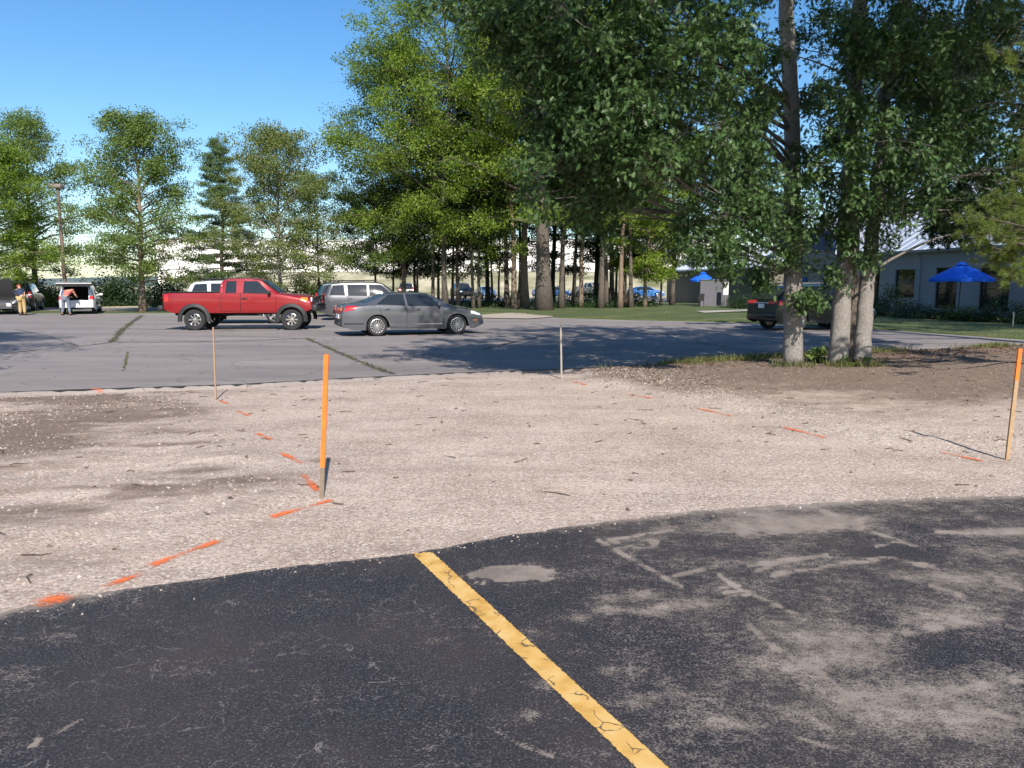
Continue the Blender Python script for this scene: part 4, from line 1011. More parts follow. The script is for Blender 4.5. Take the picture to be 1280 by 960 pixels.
P_RED = paint_mat('red_paint', (.27, .010, .014), .2)
P_GREY = paint_mat('grey_metallic_paint', (.115, .12, .135), .45, .8, .38)
P_SILVER = paint_mat('silver_paint', (.095, .095, .104), .5, .7, .38)
P_WHITE = paint_mat('white_paint', (.72, .73, .74), 0)
P_BLACK = paint_mat('black_paint', (.003, .003, .004), 0, .25)
P_GREEN = paint_mat('dark_green_paint', (.015, .045, .05), .2)
P_BLUE = paint_mat('blue_paint', (.03, .10, .28), .2)
P_LBLUE = paint_mat('pale_blue_paint', (.25, .36, .48), .3)
P_TAN = paint_mat('beige_paint', (.42, .39, .34), .3)

def place_x(px, Y): return (px - 640) / (FPX) * (Y * cos(PITCH) + CAM_H * sin(PITCH))
# red pickup: rear tyre at px 250, front tyre at px 371
yR = 28.3
build_pickup('red_pickup', 'lifted red extended-cab pickup with black wheel arch trims and chrome wheels', P_RED, (place_x(301.5, 28.6) , 29.3, 0), R_(4))
r_, c_ = build_sedan('grey_saloon', 'dark grey four-door saloon with multi-spoke silver wheels parked nose right', P_GREY, (place_x(511.5, 26.3), 26.4, 0), R_(22))
build_suv('silver_suv', 'silver sport utility vehicle mostly hidden behind the grey saloon', P_SILVER, (place_x(466, 37.0), 37.3, 0), R_(10), 'suv', (6, .05), clad=M['black_plastic'])
build_suv('dark_green_suv', 'dark green sport utility vehicle peeking out behind the silver one', P_GREEN, (place_x(452, 41), 41.2, 0), R_(8), 'suv', (5, .05))
build_suv('white_suv', 'white sport utility vehicle with roof rack seen over the bed of the red pickup', P_WHITE, (place_x(302, 33.5), 34.0, 0), R_(5), 'suv', (5, .05), lift=.06)
build_suv('black_crossover', 'black crossover with red tail lamps parked behind the oak trunks', P_BLACK, (11.4, 29.3, 0), R_(21), 'crossover', (10, .03))
build_suv('silver_minivan', 'silver white people carrier with its tailgate raised, a person leaning in', P_WHITE, (place_x(97, 43.4) - .86, 45.4, 0), R_(113), 'minivan', (7, .04), open_hatch=True, rack=False)
build_suv('black_suv', 'black sport utility vehicle parked beside the person in khaki trousers', P_BLACK, (place_x(21, 48.4) - .95, 50.6, 0), R_(113), 'suv', (6, .05))
# silver car facing the camera with its bonnet raised, cut by the left edge of the photograph
r_, c_ = build_sedan('silver_saloon', 'silver car facing the camera with its bonnet raised at the far left', P_SILVER, (place_x(-4, 42.9) - .95, 45.1, 0), R_(-67))
mb = MB(); n = 6
for k in range(n):
    t0, t1 = k / n, (k + 1) / n
    f = lambda t: (1.36 + .55 * t, 1.0 + .98 * t - .06 * sin(pi * t), .74 + .02 * t)
    (xa, za, wa), (xb, zb, wb) = f(t0), f(t1)
    mb.add([(xa, -wa, za), (xa, wa, za), (xb, wb, zb), (xb, -wb, zb)], [(0, 1, 2, 3)], 0); mb.add([(xa + .05, -wa, za - .02), (xa + .05, wa, za - .02), (xb + .05, wb, zb - .02), (xb + .05, -wb, zb - .02)], [(3, 2, 1, 0)], 1)
mb.build('bonnet', [P_SILVER, M['interior']], r_)
c_.top_patch(1.45, 2.1, -.85, .85, .012).build('engine_bay', M['dark'], r_)
# cars far off beyond the grove
FAR = [(470, 47, 0, build_sedan, P_BLACK, 'black car roof showing beyond the silver sport utility vehicle'),
       (507, 93, 100, build_suv, P_BLACK, 'dark blue black vehicle beyond the grove above the grey saloon boot'), (578, 92, -70, build_suv, P_BLACK, 'black vehicle far beyond the grove just left of the forked thin trunks'),
       (607, 94, -75, build_sedan, P_LBLUE, 'pale blue car far beyond the grove just right of the forked thin trunks'), (690, 96, 20, build_sedan, P_BLUE, 'blue car far beyond the grove just right of the thickest trunk'),
       (741, 92, -60, build_pickup, P_TAN, 'beige pickup far beyond the grove between dark trunks'), (805, 96, 10, build_sedan, P_BLUE, 'bright blue car far off beside the small sunlit tree')]
P_FB = paint_mat('bright_blue_paint', (.03, .15, .42), .1)
for px, Y, hd, fn, pt, lab in FAR:
    nm = {build_sedan: 'parked_car', build_suv: 'parked_suv', build_pickup: 'parked_pickup'}[fn]
    if px == 805: pt = P_FB
    kw = dict(flare=False) if fn is build_pickup else {}
    fn(nm, lab, pt, (place_x(px, Y), Y, .02 if Y > 60 else 0), R_(hd), group='cars parked beyond the trees', **kw)
# ================================================================== BUILDINGS
def siding(name, col, sc=11, rough=.6):
    m, nt, b = nmat(name); v = objco(nt)
    w = nd(nt, 'ShaderNodeTexWave', Scale=sc, _wave_type='BANDS', _bands_direction='X', _wave_profile='TRI'); nt.links.new(v, w.inputs['Vector'])
    n = tex(nt, 'ShaderNodeTexNoise', v, Scale=.8, Detail=6)
    nt.links.new(mixc(nt, n.outputs['Fac'], [c * .88 for c in col], [min(1, c * 1.08) for c in col]), b.inputs['Base Color'])
    b.inputs['Roughness'].default_value = rough; bump(nt, b, w.outputs['Fac'], .5, .03); return m
def wall_holes(mb, L, H, holes, th=.18, mi=0):
    """wall in the local xz plane (front at y=0, thickness behind) with rectangular holes (x0,x1,z0,z1)"""
    xs = sorted({0, L, *[h[0] for h in holes], *[h[1] for h in holes]}); zs = sorted({0, H, *[h[2] for h in holes], *[h[3] for h in holes]})
    for a, b in zip(xs[:-1], xs[1:]):
        for c, d in zip(zs[:-1], zs[1:]):
            mx, mz = (a + b) / 2, (c + d) / 2
            if any(h[0] < mx < h[1] and h[2] < mz < h[3] for h in holes): continue
            mb.add([(a, 0, c), (b, 0, c), (b, 0, d), (a, 0, d)], [(0, 1, 2, 3)], mi)
    for x0, x1, z0, z1 in holes:
        mb.add([(x0, 0, z0), (x1, 0, z0), (x1, th, z0), (x0, th, z0)], [(0, 1, 2, 3)], mi); mb.add([(x0, 0, z1), (x1, 0, z1), (x1, th, z1), (x0, th, z1)], [(3, 2, 1, 0)], mi)
        mb.add([(x0, 0, z0), (x0, th, z0), (x0, th, z1), (x0, 0, z1)], [(0, 1, 2, 3)], mi); mb.add([(x1, 0, z0), (x1, th, z0), (x1, th, z1), (x1, 0, z1)], [(3, 2, 1, 0)], mi)
def window(parent, x0, x1, z0, z1, y=.12, bars=1):
    mb = MB(); t = .06
    for a, b_, c, d in ((x0, x1, z0, z0 + t), (x0, x1, z1 - t, z1), (x0, x0 + t, z0 + t, z1 - t), (x1 - t, x1, z0 + t, z1 - t)):
        mb.box(((a + b_) / 2, y, (c + d) / 2), (b_ - a, .06, d - c))
    if bars: mb.box(((x0 + x1) / 2, y, z0 + (z1 - z0) * .5), (x1 - x0 - 2 * t, .05, .05))
    w = mb.build('window', M['frame'], parent)
    mb = MB(); mb.add([(x0 + t, y + .01, z0 + t), (x1 - t, y + .01, z0 + t), (x1 - t, y + .01, z1 - t), (x0 + t, y + .01, z1 - t)], [(0, 1, 2, 3)])
    mb.build('pane', M['dark_glass'], w)
M['frame'] = simple('bronze_frame', (.03, .028, .028), .5)
M['siding'] = siding('pale_metal_siding', (.26, .29, .355)); M['roofmetal'] = simple('galvanised_roof', (.50, .55, .63), .45, .35, var=.05)
M['white_wall'] = siding('white_panel_wall', (.86, .84, .80), 1.6, .7); M['trim_grey'] = simple('grey_trim', (.20, .21, .23), .6)
M['awning_blue'] = simple('blue_panel', (.01, .05, .17), .6)

# ---- metal-clad office at the right; local x runs along the facade from its near end to its far end, local y goes in
A = np.array([25.6, 33.0]); Bq = np.array([20.0, 61.8]); dv = Bq - A; LEN = float(np.hypot(*dv)); dv /= LEN
ang = math.atan2(dv[1], dv[0])
# facade seen from the left: front must face -x, so run x from far end to near end
off = thing('office_building', 'low office clad in pale metal siding with a sloping metal roof behind the umbrella', 'building', (Bq[0], Bq[1], 0), ang + pi)
def sx(px):
    """distance along the facade (from its far end) of the point seen at px"""
    k = (px - 640) / FPX
    t = np.linspace(0, LEN, 4000); P = Bq[None] - dv[None] * t[:, None]
    q = P[:, 0] / P[:, 1] / cos(PITCH); return float(t[np.argmin(abs(q - k))])
EH = 3.65
holes = []
for a, b, z0, z1 in ((1056, 1063, .9, 2.5), (1081, 1099, .35, 2.55), (1118, 1143, .9, 2.55), (1169, 1196, .35, 2.60), (1224, 1262, .35, 2.55)):
    holes.append((sx(a), sx(b), z0, z1))
mb = MB(); wall_holes(mb, LEN, EH, holes)
D = 16.0; RZ = 4.6
mb.add([(LEN, 0, 0), (LEN, D, 0), (LEN, D, EH), (LEN, D/2, EH + RZ), (LEN, 0, EH)], [(0, 1, 2, 3, 4)]); mb.add([(0, 0, 0), (0, D, 0), (0, D, EH), (0, D/2, EH + RZ), (0, 0, EH)], [(4, 3, 2, 1, 0)])
mb.add([(0, D, 0), (LEN, D, 0), (LEN, D, EH), (0, D, EH)], [(3, 2, 1, 0)]); mb.add([(0, .3, .05), (LEN, .3, .05), (LEN, .3, EH), (0, .3, EH)], [(0, 1, 2, 3)], 1)
mb.build('wall', [M['siding'], M['interior']], off)
mb = MB(); ov = .35; k = RZ / (D / 2)
def roofz(y): return EH + .06 + k * (y if y <= D / 2 else D - y)
for y0, y1 in ((-ov, D / 2), (D / 2, D + ov)):
    P = [(-.3, y0, roofz(y0)), (LEN + .3, y0, roofz(y0)), (LEN + .3, y1, roofz(y1)), (-.3, y1, roofz(y1))]
    mb.add(P + [(x, y, z - .05) for x, y, z in P], [(0, 1, 2, 3), (7, 6, 5, 4), (0, 4, 5, 1), (1, 5, 6, 2), (2, 6, 7, 3), (3, 7, 4, 0)])
x = 0
while x < LEN:
    mb.box((x, D / 4 - ov / 2, (roofz(-ov) + roofz(D/2)) / 2 + .012), (.035, math.hypot(D / 2 + ov, k * (D / 2 + ov)), .03), rx=math.atan(k)); x += .75
mb.build('roof', M['roofmetal'], off)
mb = MB(); mb.box((LEN / 2, -ov - .05, EH - .10), (LEN + .6, .09, .14)); mb.box((LEN / 2, -ov / 2, EH - .16), (LEN, ov, .03)); mb.build('gutter', M['trim_grey'], off)
for h in holes: window(off, *h)
for xd in (LEN - .6, sx(1150), sx(1070)):
    mb = MB(); mb.tube([(xd, -ov, EH - .2), (xd, -.1, EH - .45), (xd, -.07, EH - .6), (xd, -.07, .12), (xd, -.2, .06)], .045, 8); mb.build('downpipe', M['siding'], off)
# entrance gable with a blue panel
g0, g1 = sx(968), sx(1046)
mb = MB(); gy = -.25; gz = 5.3
mb.add([(g0, gy, 0), (g1, gy, 0), (g1, gy, gz), (g0, gy, gz), (g0, 3, 0), (g1, 3, 0), (g1, 3, gz), (g0, 3, gz)], [(0, 1, 2, 3), (1, 5, 6, 2), (4, 0, 3, 7), (3, 2, 6, 7)])
mb.build('entrance_block', M['siding'], off)
mb = MB(); mb.box(((g0 + g1) / 2, gy - .05, 4.55), (g1 - g0 - .2, .08, 1.3)); mb.build('blue_fascia', M['awning_blue'], off)
mb = MB(); mb.box(((g0 + g1) / 2, gy - .06, 1.15), (1.8, .08, 2.2)); mb.build('door', M['dark_glass'], off)

# ---- tan wing facing the camera
wf, wn = np.array([15.0, 75.0]), np.array([19.1, 57.5]); wd = wn - wf
wing = thing('tan_wing', 'low tan rendered wing with a sloping grey roof beside the office', 'building', (wf[0], wf[1], 0), math.atan2(wd[1], wd[0]))
mb = MB(); Lw = float(np.hypot(*wd))
mb.add([(0, 0, 0), (Lw, 0, 0), (Lw, 0, 3.05), (0, 0, 3.05), (0, 9, 0), (Lw, 9, 0), (Lw, 9, 3.05), (0, 9, 3.05)], [(0, 1, 2, 3), (4, 0, 3, 7), (1, 5, 6, 2), (5, 4, 7, 6)])
mb.build('wall', simple('tan_render', (.17, .145, .12), .85), wing)
mb = MB(); P = [(-.3, -.4, 3.0), (Lw + .3, -.4, 3.0), (Lw + .3, 4.5, 4.9), (-.3, 4.5, 4.9), (Lw + .3, 9.4, 3.0), (-.3, 9.4, 3.0)]
mb.add(P + [(x, y, z - .12) for x, y, z in P], [(0, 1, 2, 3), (3, 2, 4, 5), (0, 6, 7, 1), (6, 11, 10, 7), (0, 3, 9, 6), (1, 7, 8, 2), (2, 8, 10, 4), (3, 5, 11, 9)])
for q in np.arange(0, Lw, .6): mb.box((q, 2.05, 3.97), (.05, 5.25, .05), rx=math.atan(1.9 / 4.9))
mb.build('roof', M['roofmetal'], wing)
# ---- low screen wall with white board
p = at(893, 383.5)
sw = thing('screen_wall', 'low grey lavender screen wall standing on the lawn by the tan wing', 'wall', (p[0], 58.6, 0))
mb = MB(); mb.box((0, 0, 1.0), (2.15, .25, 2.0), bev=.01); mb.box((0, 0, 2.03), (2.25, .35, .06)); mb.build('panel', simple('lavender_block', (.11, .106, .122), .85), sw)
p = atY(907, 375, 57.5)
nb = thing('notice_board', 'narrow white notice board on a post beside the screen wall', 'sign', (p[0], 57.5, .03))
mb = MB(); mb.box((0, 0, 1.35), (.36, .04, .95), bev=.01); mb.build('board', simple('board_white', (.8, .8, .78), .5), nb)
mb = MB(); mb.tube([(0, .05, -.05), (0, .05, 1.8)], .035, 8); mb.build('post', M['trim_grey'], nb)
p = atY(874, 381, 56.5)
ch = thing('garden_chair', 'small dark metal garden chair on the lawn by the screen wall', 'chair', (p[0], 56.5, .04), R_(200))
mb = MB(); mb.box((0, 0, .44), (.5, .5, .04), bev=.01); mb.build('seat', M['frame'], ch)
mb = MB(); mb.box((0, .24, .72), (.5, .04, .5), bev=.01, rx=R_(-8)); mb.build('backrest', M['frame'], ch)
for sx_ in (-.22, .22):
    for sy_ in (-.22, .22):
        mb = MB(); mb.tube([(sx_, sy_, 0), (sx_, sy_, .43)], .018, 6); mb.build('leg', M['frame'], ch)

# ---- blue parasols
def parasol(loc, R, hb, ht, label, tilt=0):
    r = thing('patio_umbrella', label, 'umbrella', loc, 0, 'blue patio umbrellas by the office')
    mb = MB(); n = 8; rings = []
    for j in range(6):
        t = j / 5; rr = R * t; 
        for k in range(n * 4):
            a = 2 * pi * k / (n * 4); scal = 1 - .05 * abs(sin(a * n / 2)) * t; sag = .06 * abs(sin(a * n / 2)) * t * t
            mb.v.append((rr * cos(a) * scal, rr * sin(a) * scal, ht - (ht - hb) * t ** 1.15 - sag * .5))
    m_ = n * 4
    for j in range(5):
        for k in range(m_): mb.f.append((j*m_+k, (j+1)*m_+k, (j+1)*m_+(k+1) % m_, j*m_+(k+1) % m_)); mb.m.append(0)
    b = len(mb.v)
    for k in range(m_): x, y, z = mb.v[5 * m_ + k]; mb.v.append((x * 1.0, y * 1.0, z - .13))
    for k in range(m_): mb.f.append((5*m_+k, b+k, b+(k+1) % m_, 5*m_+(k+1) % m_)); mb.m.append(0)
    cp = mb.build('canopy', simple('blue_canvas', (.005, .115, .66), .8, vs=3) if 'blue_canvas' not in bpy.data.materials else bpy.data.materials['blue_canvas'], r, 50)
    mb = MB(); mb.lathe([(.0, ht + .10), (.18, ht + .03), (.30, ht - .05)], 16); mb.build('vent_cap', bpy.data.materials['blue_canvas'], cp, 60)
    mb = MB(); mb.tube([(0, 0, .05), (0, 0, ht)], .025, 8); mb.build('pole', M['frame'], r)
    mb = MB(); mb.lathe([(0, .0), (.3, .0), (.3, .06), (.06, .10), (.05, .25), (0, .25)], 16); mb.build('base', M['frame'], r, 50)
    mb = MB()
    for k in range(n):
        a = 2 * pi * k / n; mb.tube([(0, 0, ht - .5), (R * .5 * cos(a), R * .5 * sin(a), ht - (ht - hb) * .48)], .01, 4)
    mb.build('ribs', M['frame'], r)
p = atY(1199, 376, 37.0); parasol((p[0], 37.0, .03), 1.42, 1.92, 2.62, 'open blue patio umbrella in front of the office windows at the right')
p = atY(873, 381, 60.5); parasol((p[0] + .4, 61, .03), 1.05, 2.0, 2.55, 'smaller blue patio umbrella half hidden by oak leaves beside the tan wing')

# ---- long white warehouse behind the trees
wh = thing('white_warehouse', 'long white warehouse glaring in the sun behind the grove', 'building', (-64, 140, 0))
mb = MB(); Lh = 100; Hh = 9.6
mb.add([(0, 0, -1), (Lh, 0, -1), (Lh, 0, Hh), (0, 0, Hh), (0, 40, -1), (Lh, 40, -1), (Lh, 40, Hh), (0, 40, Hh)], [(0, 1, 2, 3), (4, 0, 3, 7), (1, 5, 6, 2), (5, 4, 7, 6), (3, 2, 6, 7)])
mb.build('wall', M['white_wall'], wh)
mb = MB(); mb.box((Lh / 2, -.06, Hh - .1), (Lh + .3, .14, .35)); mb.build('parapet_trim', simple('pale_trim', (.6, .6, .6), .6), wh)
for x in (38, 47, 83, 86.5): 
    mb = MB(); mb.box((x, -.03, 4.6 + (x > 80) * .6), (2.2, .08, 2.8)); mb.build('vent_panel', M['trim_grey'] if x > 80 else simple('pale_grey_panel', (.5, .5, .52), .6), wh)
mb = MB(); mb.box((72, -3, 4.3), (9, 6, .5)); mb.build('loading_canopy', M['trim_grey'], wh)

# ---- distant wooded hill at the left, seen between the trunks
xs = np.linspace(-1500, 300, 120); ys = np.linspace(880, 1100, 8)
X, Y = np.meshgrid(xs, ys); Z = (13 * fbm(X, X * 0 + 3, .0025, 81) + 6) * np.sin(np.linspace(.0, pi * .5, 8))[:, None] * sstep(300, 0, X)
tag(link('hills', grid_mesh('hills', X, Y, Z - 1), simple('far_woodland', (.10, .13, .12), .95, var=.3, vs=.02)), kind='structure')

# ---- lamp post among the left trees
p = atY(83, 380, 51.5)
lp = thing('street_lamp', 'tall brown lamp post with a square head among the left trees', 'street lamp', (p[0], 51.5, 0))
mb = MB(); mb.tube([(0, 0, -.1), (0, 0, 7.9)], [.13, .09], 10); mb.build('pole', simple('rusty_brown_pole', (.16, .12, .095), .7), lp)
mb = MB(); mb.box((-.08, 0, 8.05), (.80, .55, .26), bev=.04); mb.box((.0, 0, 7.85), (.2, .16, .2)); mb.build('lamp_head', simple('lamp_bronze', (.20, .17, .15), .6), lp, 50)
mb = MB(); mb.box((-.1, 0, 7.915), (.6, .4, .02)); mb.build('lens', M['lamp'], lp)
p = atY(1267, 395, 30)
mk = thing('marker_post', 'thin pale marker post on the lawn by the right edge', 'post', (p[0], 30, 0))
mb = MB(); mb.tube([(0, 0, -.05), (0, 0, .55)], .025, 8); mb.tube([(0, 0, .5), (-.03, 0, .62)], .03, 8); mb.build('shaft', simple('pale_post', (.5, .48, .42), .7), mk)

# ================================================================== PEOPLE
def skin(name, pts, edges, radii, mat, parent, sub=2, root=0):
    me = bpy.data.meshes.new(name); me.from_pydata(pts, edges, []); o = link(name, me, mat, parent)
    md = o.modifiers.new('Skin', 'SKIN'); md.use_smooth_shade = True
    sv = me.skin_vertices[0].data
    for k, r in enumerate(radii):
        sv[k].radius = (r, r) if not hasattr(r, '__len__') else r; sv[k].use_root = (k == root)
    s = o.modifiers.new('Subdivision', 'SUBSURF'); s.levels = s.render_levels = sub
    return o
M['skin'] = simple('skin', (.45, .25, .17), .6)
def person(label, loc, rz, joints, shirt, trousers, hair, sleeve, cap=None):
    """joints: dict of local joint positions (facing +y)"""
    r = thing('person', label, 'person', loc, rz)
    J = {k: Vector(v) for k, v in joints.items()}
    pts, ed, rad = [], [], []
    def add(p, rr, prev=None):
        pts.append(tuple(p)); rad.append(rr)
        if prev is not None: ed.append((prev, len(pts) - 1))
        return len(pts) - 1
    pel = add(J['pelvis'], .13); bel = add(J['belly'], .125, pel); che = add(J['chest'], .14, bel); nk = add(J['neck'], .06, che)
    hd0 = add(J['neck'].lerp(J['head'], .55), .075, nk); hd = add(J['head'], .095, hd0); add(J['head'] + (J['head'] - J['neck']).normalized() * .09, .07, hd)
    for s in 'LR':
        sh = add(J['sh' + s], .062, che); e = add(J['el' + s], .045, sh); w = add(J['wr' + s], .032, e)
        d = (J['wr' + s] - J['el' + s]).normalized(); pm = add(J['wr' + s] + d * .07, .038, w)
        side = d.orthogonal().normalized()
        for q, (o_, L) in enumerate(((-.03, .065), (-.01, .08), (.01, .085), (.03, .07))):
            a = add(J['wr' + s] + d * .10 + side * o_, .010, pm); add(J['wr' + s] + d * (.10 + L * .9) + side * o_ * 1.1 + d.cross(side) * .02, .008, a)
        a = add(J['wr' + s] + d * .05 + side * .05, .012, w); add(J['wr' + s] + d * .09 + side * .07, .009, a)
        h = add(J['hip' + s], .10, pel); k = add(J['kn' + s], .065, h); an = add(J['an' + s], .045, k); add(J['an' + s] + Vector((0, .15, -.03)), .04, an)
    skin('body', pts, ed, rad, M['skin'], r)
    # shirt
    P = [J['pelvis'].lerp(J['belly'], .15), J['belly'], J['chest'], J['chest'].lerp(J['neck'], .55)]; E = [(0, 1), (1, 2), (2, 3)]; Rr = [.165, .155, .165, .10]
    for s in 'LR':
        P += [J['sh' + s], J['sh' + s].lerp(J['el' + s], sleeve)]; n = len(P); E += [(2, n - 2), (n - 2, n - 1)]; Rr += [.088, .07]
    skin('shirt', [tuple(p) for p in P], E, Rr, shirt, r)
    P = [J['pelvis']]; E = []; Rr = [.16]
    for s in 'LR':
        P += [J['hip' + s], J['kn' + s], J['kn' + s].lerp(J['an' + s], .92)]; n = len(P); E += [(0, n - 3), (n - 3, n - 2), (n - 2, n - 1)]; Rr += [.125, .092, .08]
    skin('trousers', [tuple(p) for p in P], E, Rr, trousers, r)
    for s in 'LR':
        mb = MB(); a = J['an' + s]; mb.box((a.x, a.y + .06, a.z - .045), (.10, .28, .09), bev=.035); mb.build('shoe', M['black_plastic'], r, 60)
    up = (J['head'] - J['neck']).normalized(); mb = MB()
    mb.lathe([(.0, .125), (.06, .115), (.1, .07), (.108, .0), (.10, -.05)], 14)
    o = mb.build('cap' if cap else 'hair', cap or hair, r, 60); o.location = J['head'] + up * .02 - Vector((0, .012, 0)); o.rotation_euler = up.to_track_quat('Z', 'Y').to_euler()
    f = Vector((0, 1, 0)); f = (f - up * f.dot(up)).normalized(); sd = up.cross(f); mb = MB()
    c = J['head'] + up * .02
    mb.lathe([(.0, .025), (.018, .0), (.0, -.02)], 8, c=tuple(c + f * .105 - up * .02)); mb.build('nose', M['skin'], r)
    mb = MB()
    for q in (-.035, .035): mb.lathe([(0, .012), (.014, 0), (0, -.012)], 8, c=tuple(c + f * .092 + sd * q + up * .01))
    mb.build('eyes', M['dark'], r)
    mb = MB()
    for q in (-.1, .1): mb.lathe([(0, .03), (.016, 0), (0, -.03)], 8, c=tuple(c + sd * q - up * .01))
    mb.build('ears', M['skin'], r)
    return r
p = atY(84.5, 393, 42.4)
jn = dict(pelvis=(0, 0, .98), belly=(0, .10, 1.14), chest=(.02, .36, 1.30), neck=(.02, .56, 1.36), head=(.02, .70, 1.36), shL=(-.19, .40, 1.31), shR=(.22, .40, 1.31), elL=(-.26, .52, 1.06), elR=(.30, .50, 1.05), wrL=(-.16, .74, 1.0), wrR=(.2, .74, 1.0),
          hipL=(-.10, 0, .93), hipR=(.10, 0, .93), knL=(-.16, .02, .50), knR=(.15, .03, .50), anL=(-.22, -.04, .09), anR=(.20, -.02, .09))
person('person in a pink shirt and grey jeans bending into the open boot', (p[0], 42.3, 0), 0, jn, simple('pink_shirt', (.55, .14, .13), .85), simple('grey_jeans', (.13, .15, .20), .85), simple('dark_hair', (.03, .02, .015), .7), .55)
p = atY(24.5, 394, 42.0)
jn = dict(pelvis=(0, -.05, .97), belly=(-.06, .04, 1.12), chest=(-.20, .22, 1.33), neck=(-.30, .35, 1.46), head=(-.38, .44, 1.55), shL=(-.38, .18, 1.36), shR=(-.04, .26, 1.34), elL=(-.52, .40, 1.12), elR=(.06, .18, 1.05), wrL=(-.60, .62, 1.02), wrR=(.10, .02, .86),
          hipL=(-.10, -.03, .92), hipR=(.11, -.06, .92), knL=(-.13, .02, .50), knR=(.12, -.02, .50), anL=(-.13, -.02, .09), anR=(.13, -.05, .09))
person('person in a navy shirt, khaki trousers and red cap leaning towards the raised bonnet', (p[0], 42.3, 0), 0, jn, simple('navy_shirt', (.02, .03, .07), .85), simple('khaki_trousers', (.42, .30, .13), .85), simple('brown_hair', (.06, .04, .03), .7), .45, simple('red_cap', (.30, .05, .04), .8))
# ================================================================== TREES
M['bark_grey'] = bark_mat('grey_oak_bark', (.15, .135, .122), (.50, .46, .42), 3.6)
M['bark_limb_shade'] = bark_mat('shaded_limb_bark', (.10, .09, .08), (.33, .30, .27), 2.5)  # limb bark toned darker, the crown's shade painted into its colour
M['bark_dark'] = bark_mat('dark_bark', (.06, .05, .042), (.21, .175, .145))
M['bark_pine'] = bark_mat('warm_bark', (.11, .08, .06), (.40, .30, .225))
M['leaf_oak'] = leaf_mat('oak_leaves', (.026, .064, .020), (.082, .140, .042), .2, .44)
M['leaf_bright'] = leaf_mat('maple_leaves', (.10, .18, .020), (.25, .32, .050), .45)
M['leaf_mid'] = leaf_mat('broad_leaves', (.085, .155, .030), (.185, .24, .062), .4)
M['leaf_olive'] = leaf_mat('olive_leaves', (.10, .15, .036), (.215, .235, .075), .38)
M['leaf_blue'] = leaf_mat('larch_needles', (.075, .135, .045), (.15, .205, .08), .34)
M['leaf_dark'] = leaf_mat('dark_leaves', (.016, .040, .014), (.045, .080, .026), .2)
M['leaf_lime'] = leaf_mat('lime_leaves', (.12, .20, .022), (.28, .35, .05), .45)
M['needle'] = leaf_mat('pine_needles', (.085, .135, .028), (.23, .27, .075), .35)

KITE = ([(0, 0, 0), (.45, .32, .07), (1, 0, -.03), (.45, -.32, .07)], [(0, 1, 2), (0, 2, 3)])
NARROW = ([(0, 0, 0), (.5, .13, 0), (1, 0, 0), (.5, -.13, 0)], [(0, 1, 2, 3)])
_h = [(0, 0), (.13, .03), (.24, .20), (.31, .05), (.46, .36), (.53, .06), (.70, .33), (.77, .05), (.90, .14), (1, 0)]
OAK = ([(u, v, .28 * v) for u, v in _h] + [(u, -v, .28 * v) for u, v in _h[1:-1]],
       [tuple(range(10)), (0,) + (9,) + tuple(range(17, 9, -1))])

def leaves_mesh(name, P, D, size, tpl, r, updir=.75, droop=.25, tintbias=None, round_=.75):
    """P leaf bases, D preferred growth direction"""
    n = len(P)
    U = nrm(D * .7 + r.normal(0, .55, (n, 3)) - np.array([0, 0, droop]))
    Nn = r.normal(0, .5, (n, 3)) + np.array([0, 0, updir]) + D * round_; Nn = nrm(Nn - U * (Nn * U).sum(1, keepdims=True)); W = np.cross(Nn, U)
    tint = np.clip(r.random(n) * .8 + (.1 if tintbias is None else tintbias), 0, 1)
    return soup(name, P, U, W, Nn, size * r.uniform(.7, 1.25, n), tpl[0], tpl[1], tint)

def path_from(p0, az, el0, el1, L, n, r, wob=.06):
    pts = [np.array(p0, float)]; a = az
    for k in range(n):
        e = el0 + (el1 - el0) * k / max(1, n - 1); a += r.normal(0, wob * 2)
        pts.append(pts[-1] + np.array([cos(a) * cos(e), sin(a) * cos(e), sin(e)]) * L / n + r.normal(0, wob * L / n, 3))
    return pts
def lerp_path(pts, t):
    q = t * (len(pts) - 1); i = min(int(q), len(pts) - 2); f = q - i; return pts[i] * (1 - f) + pts[i + 1] * f

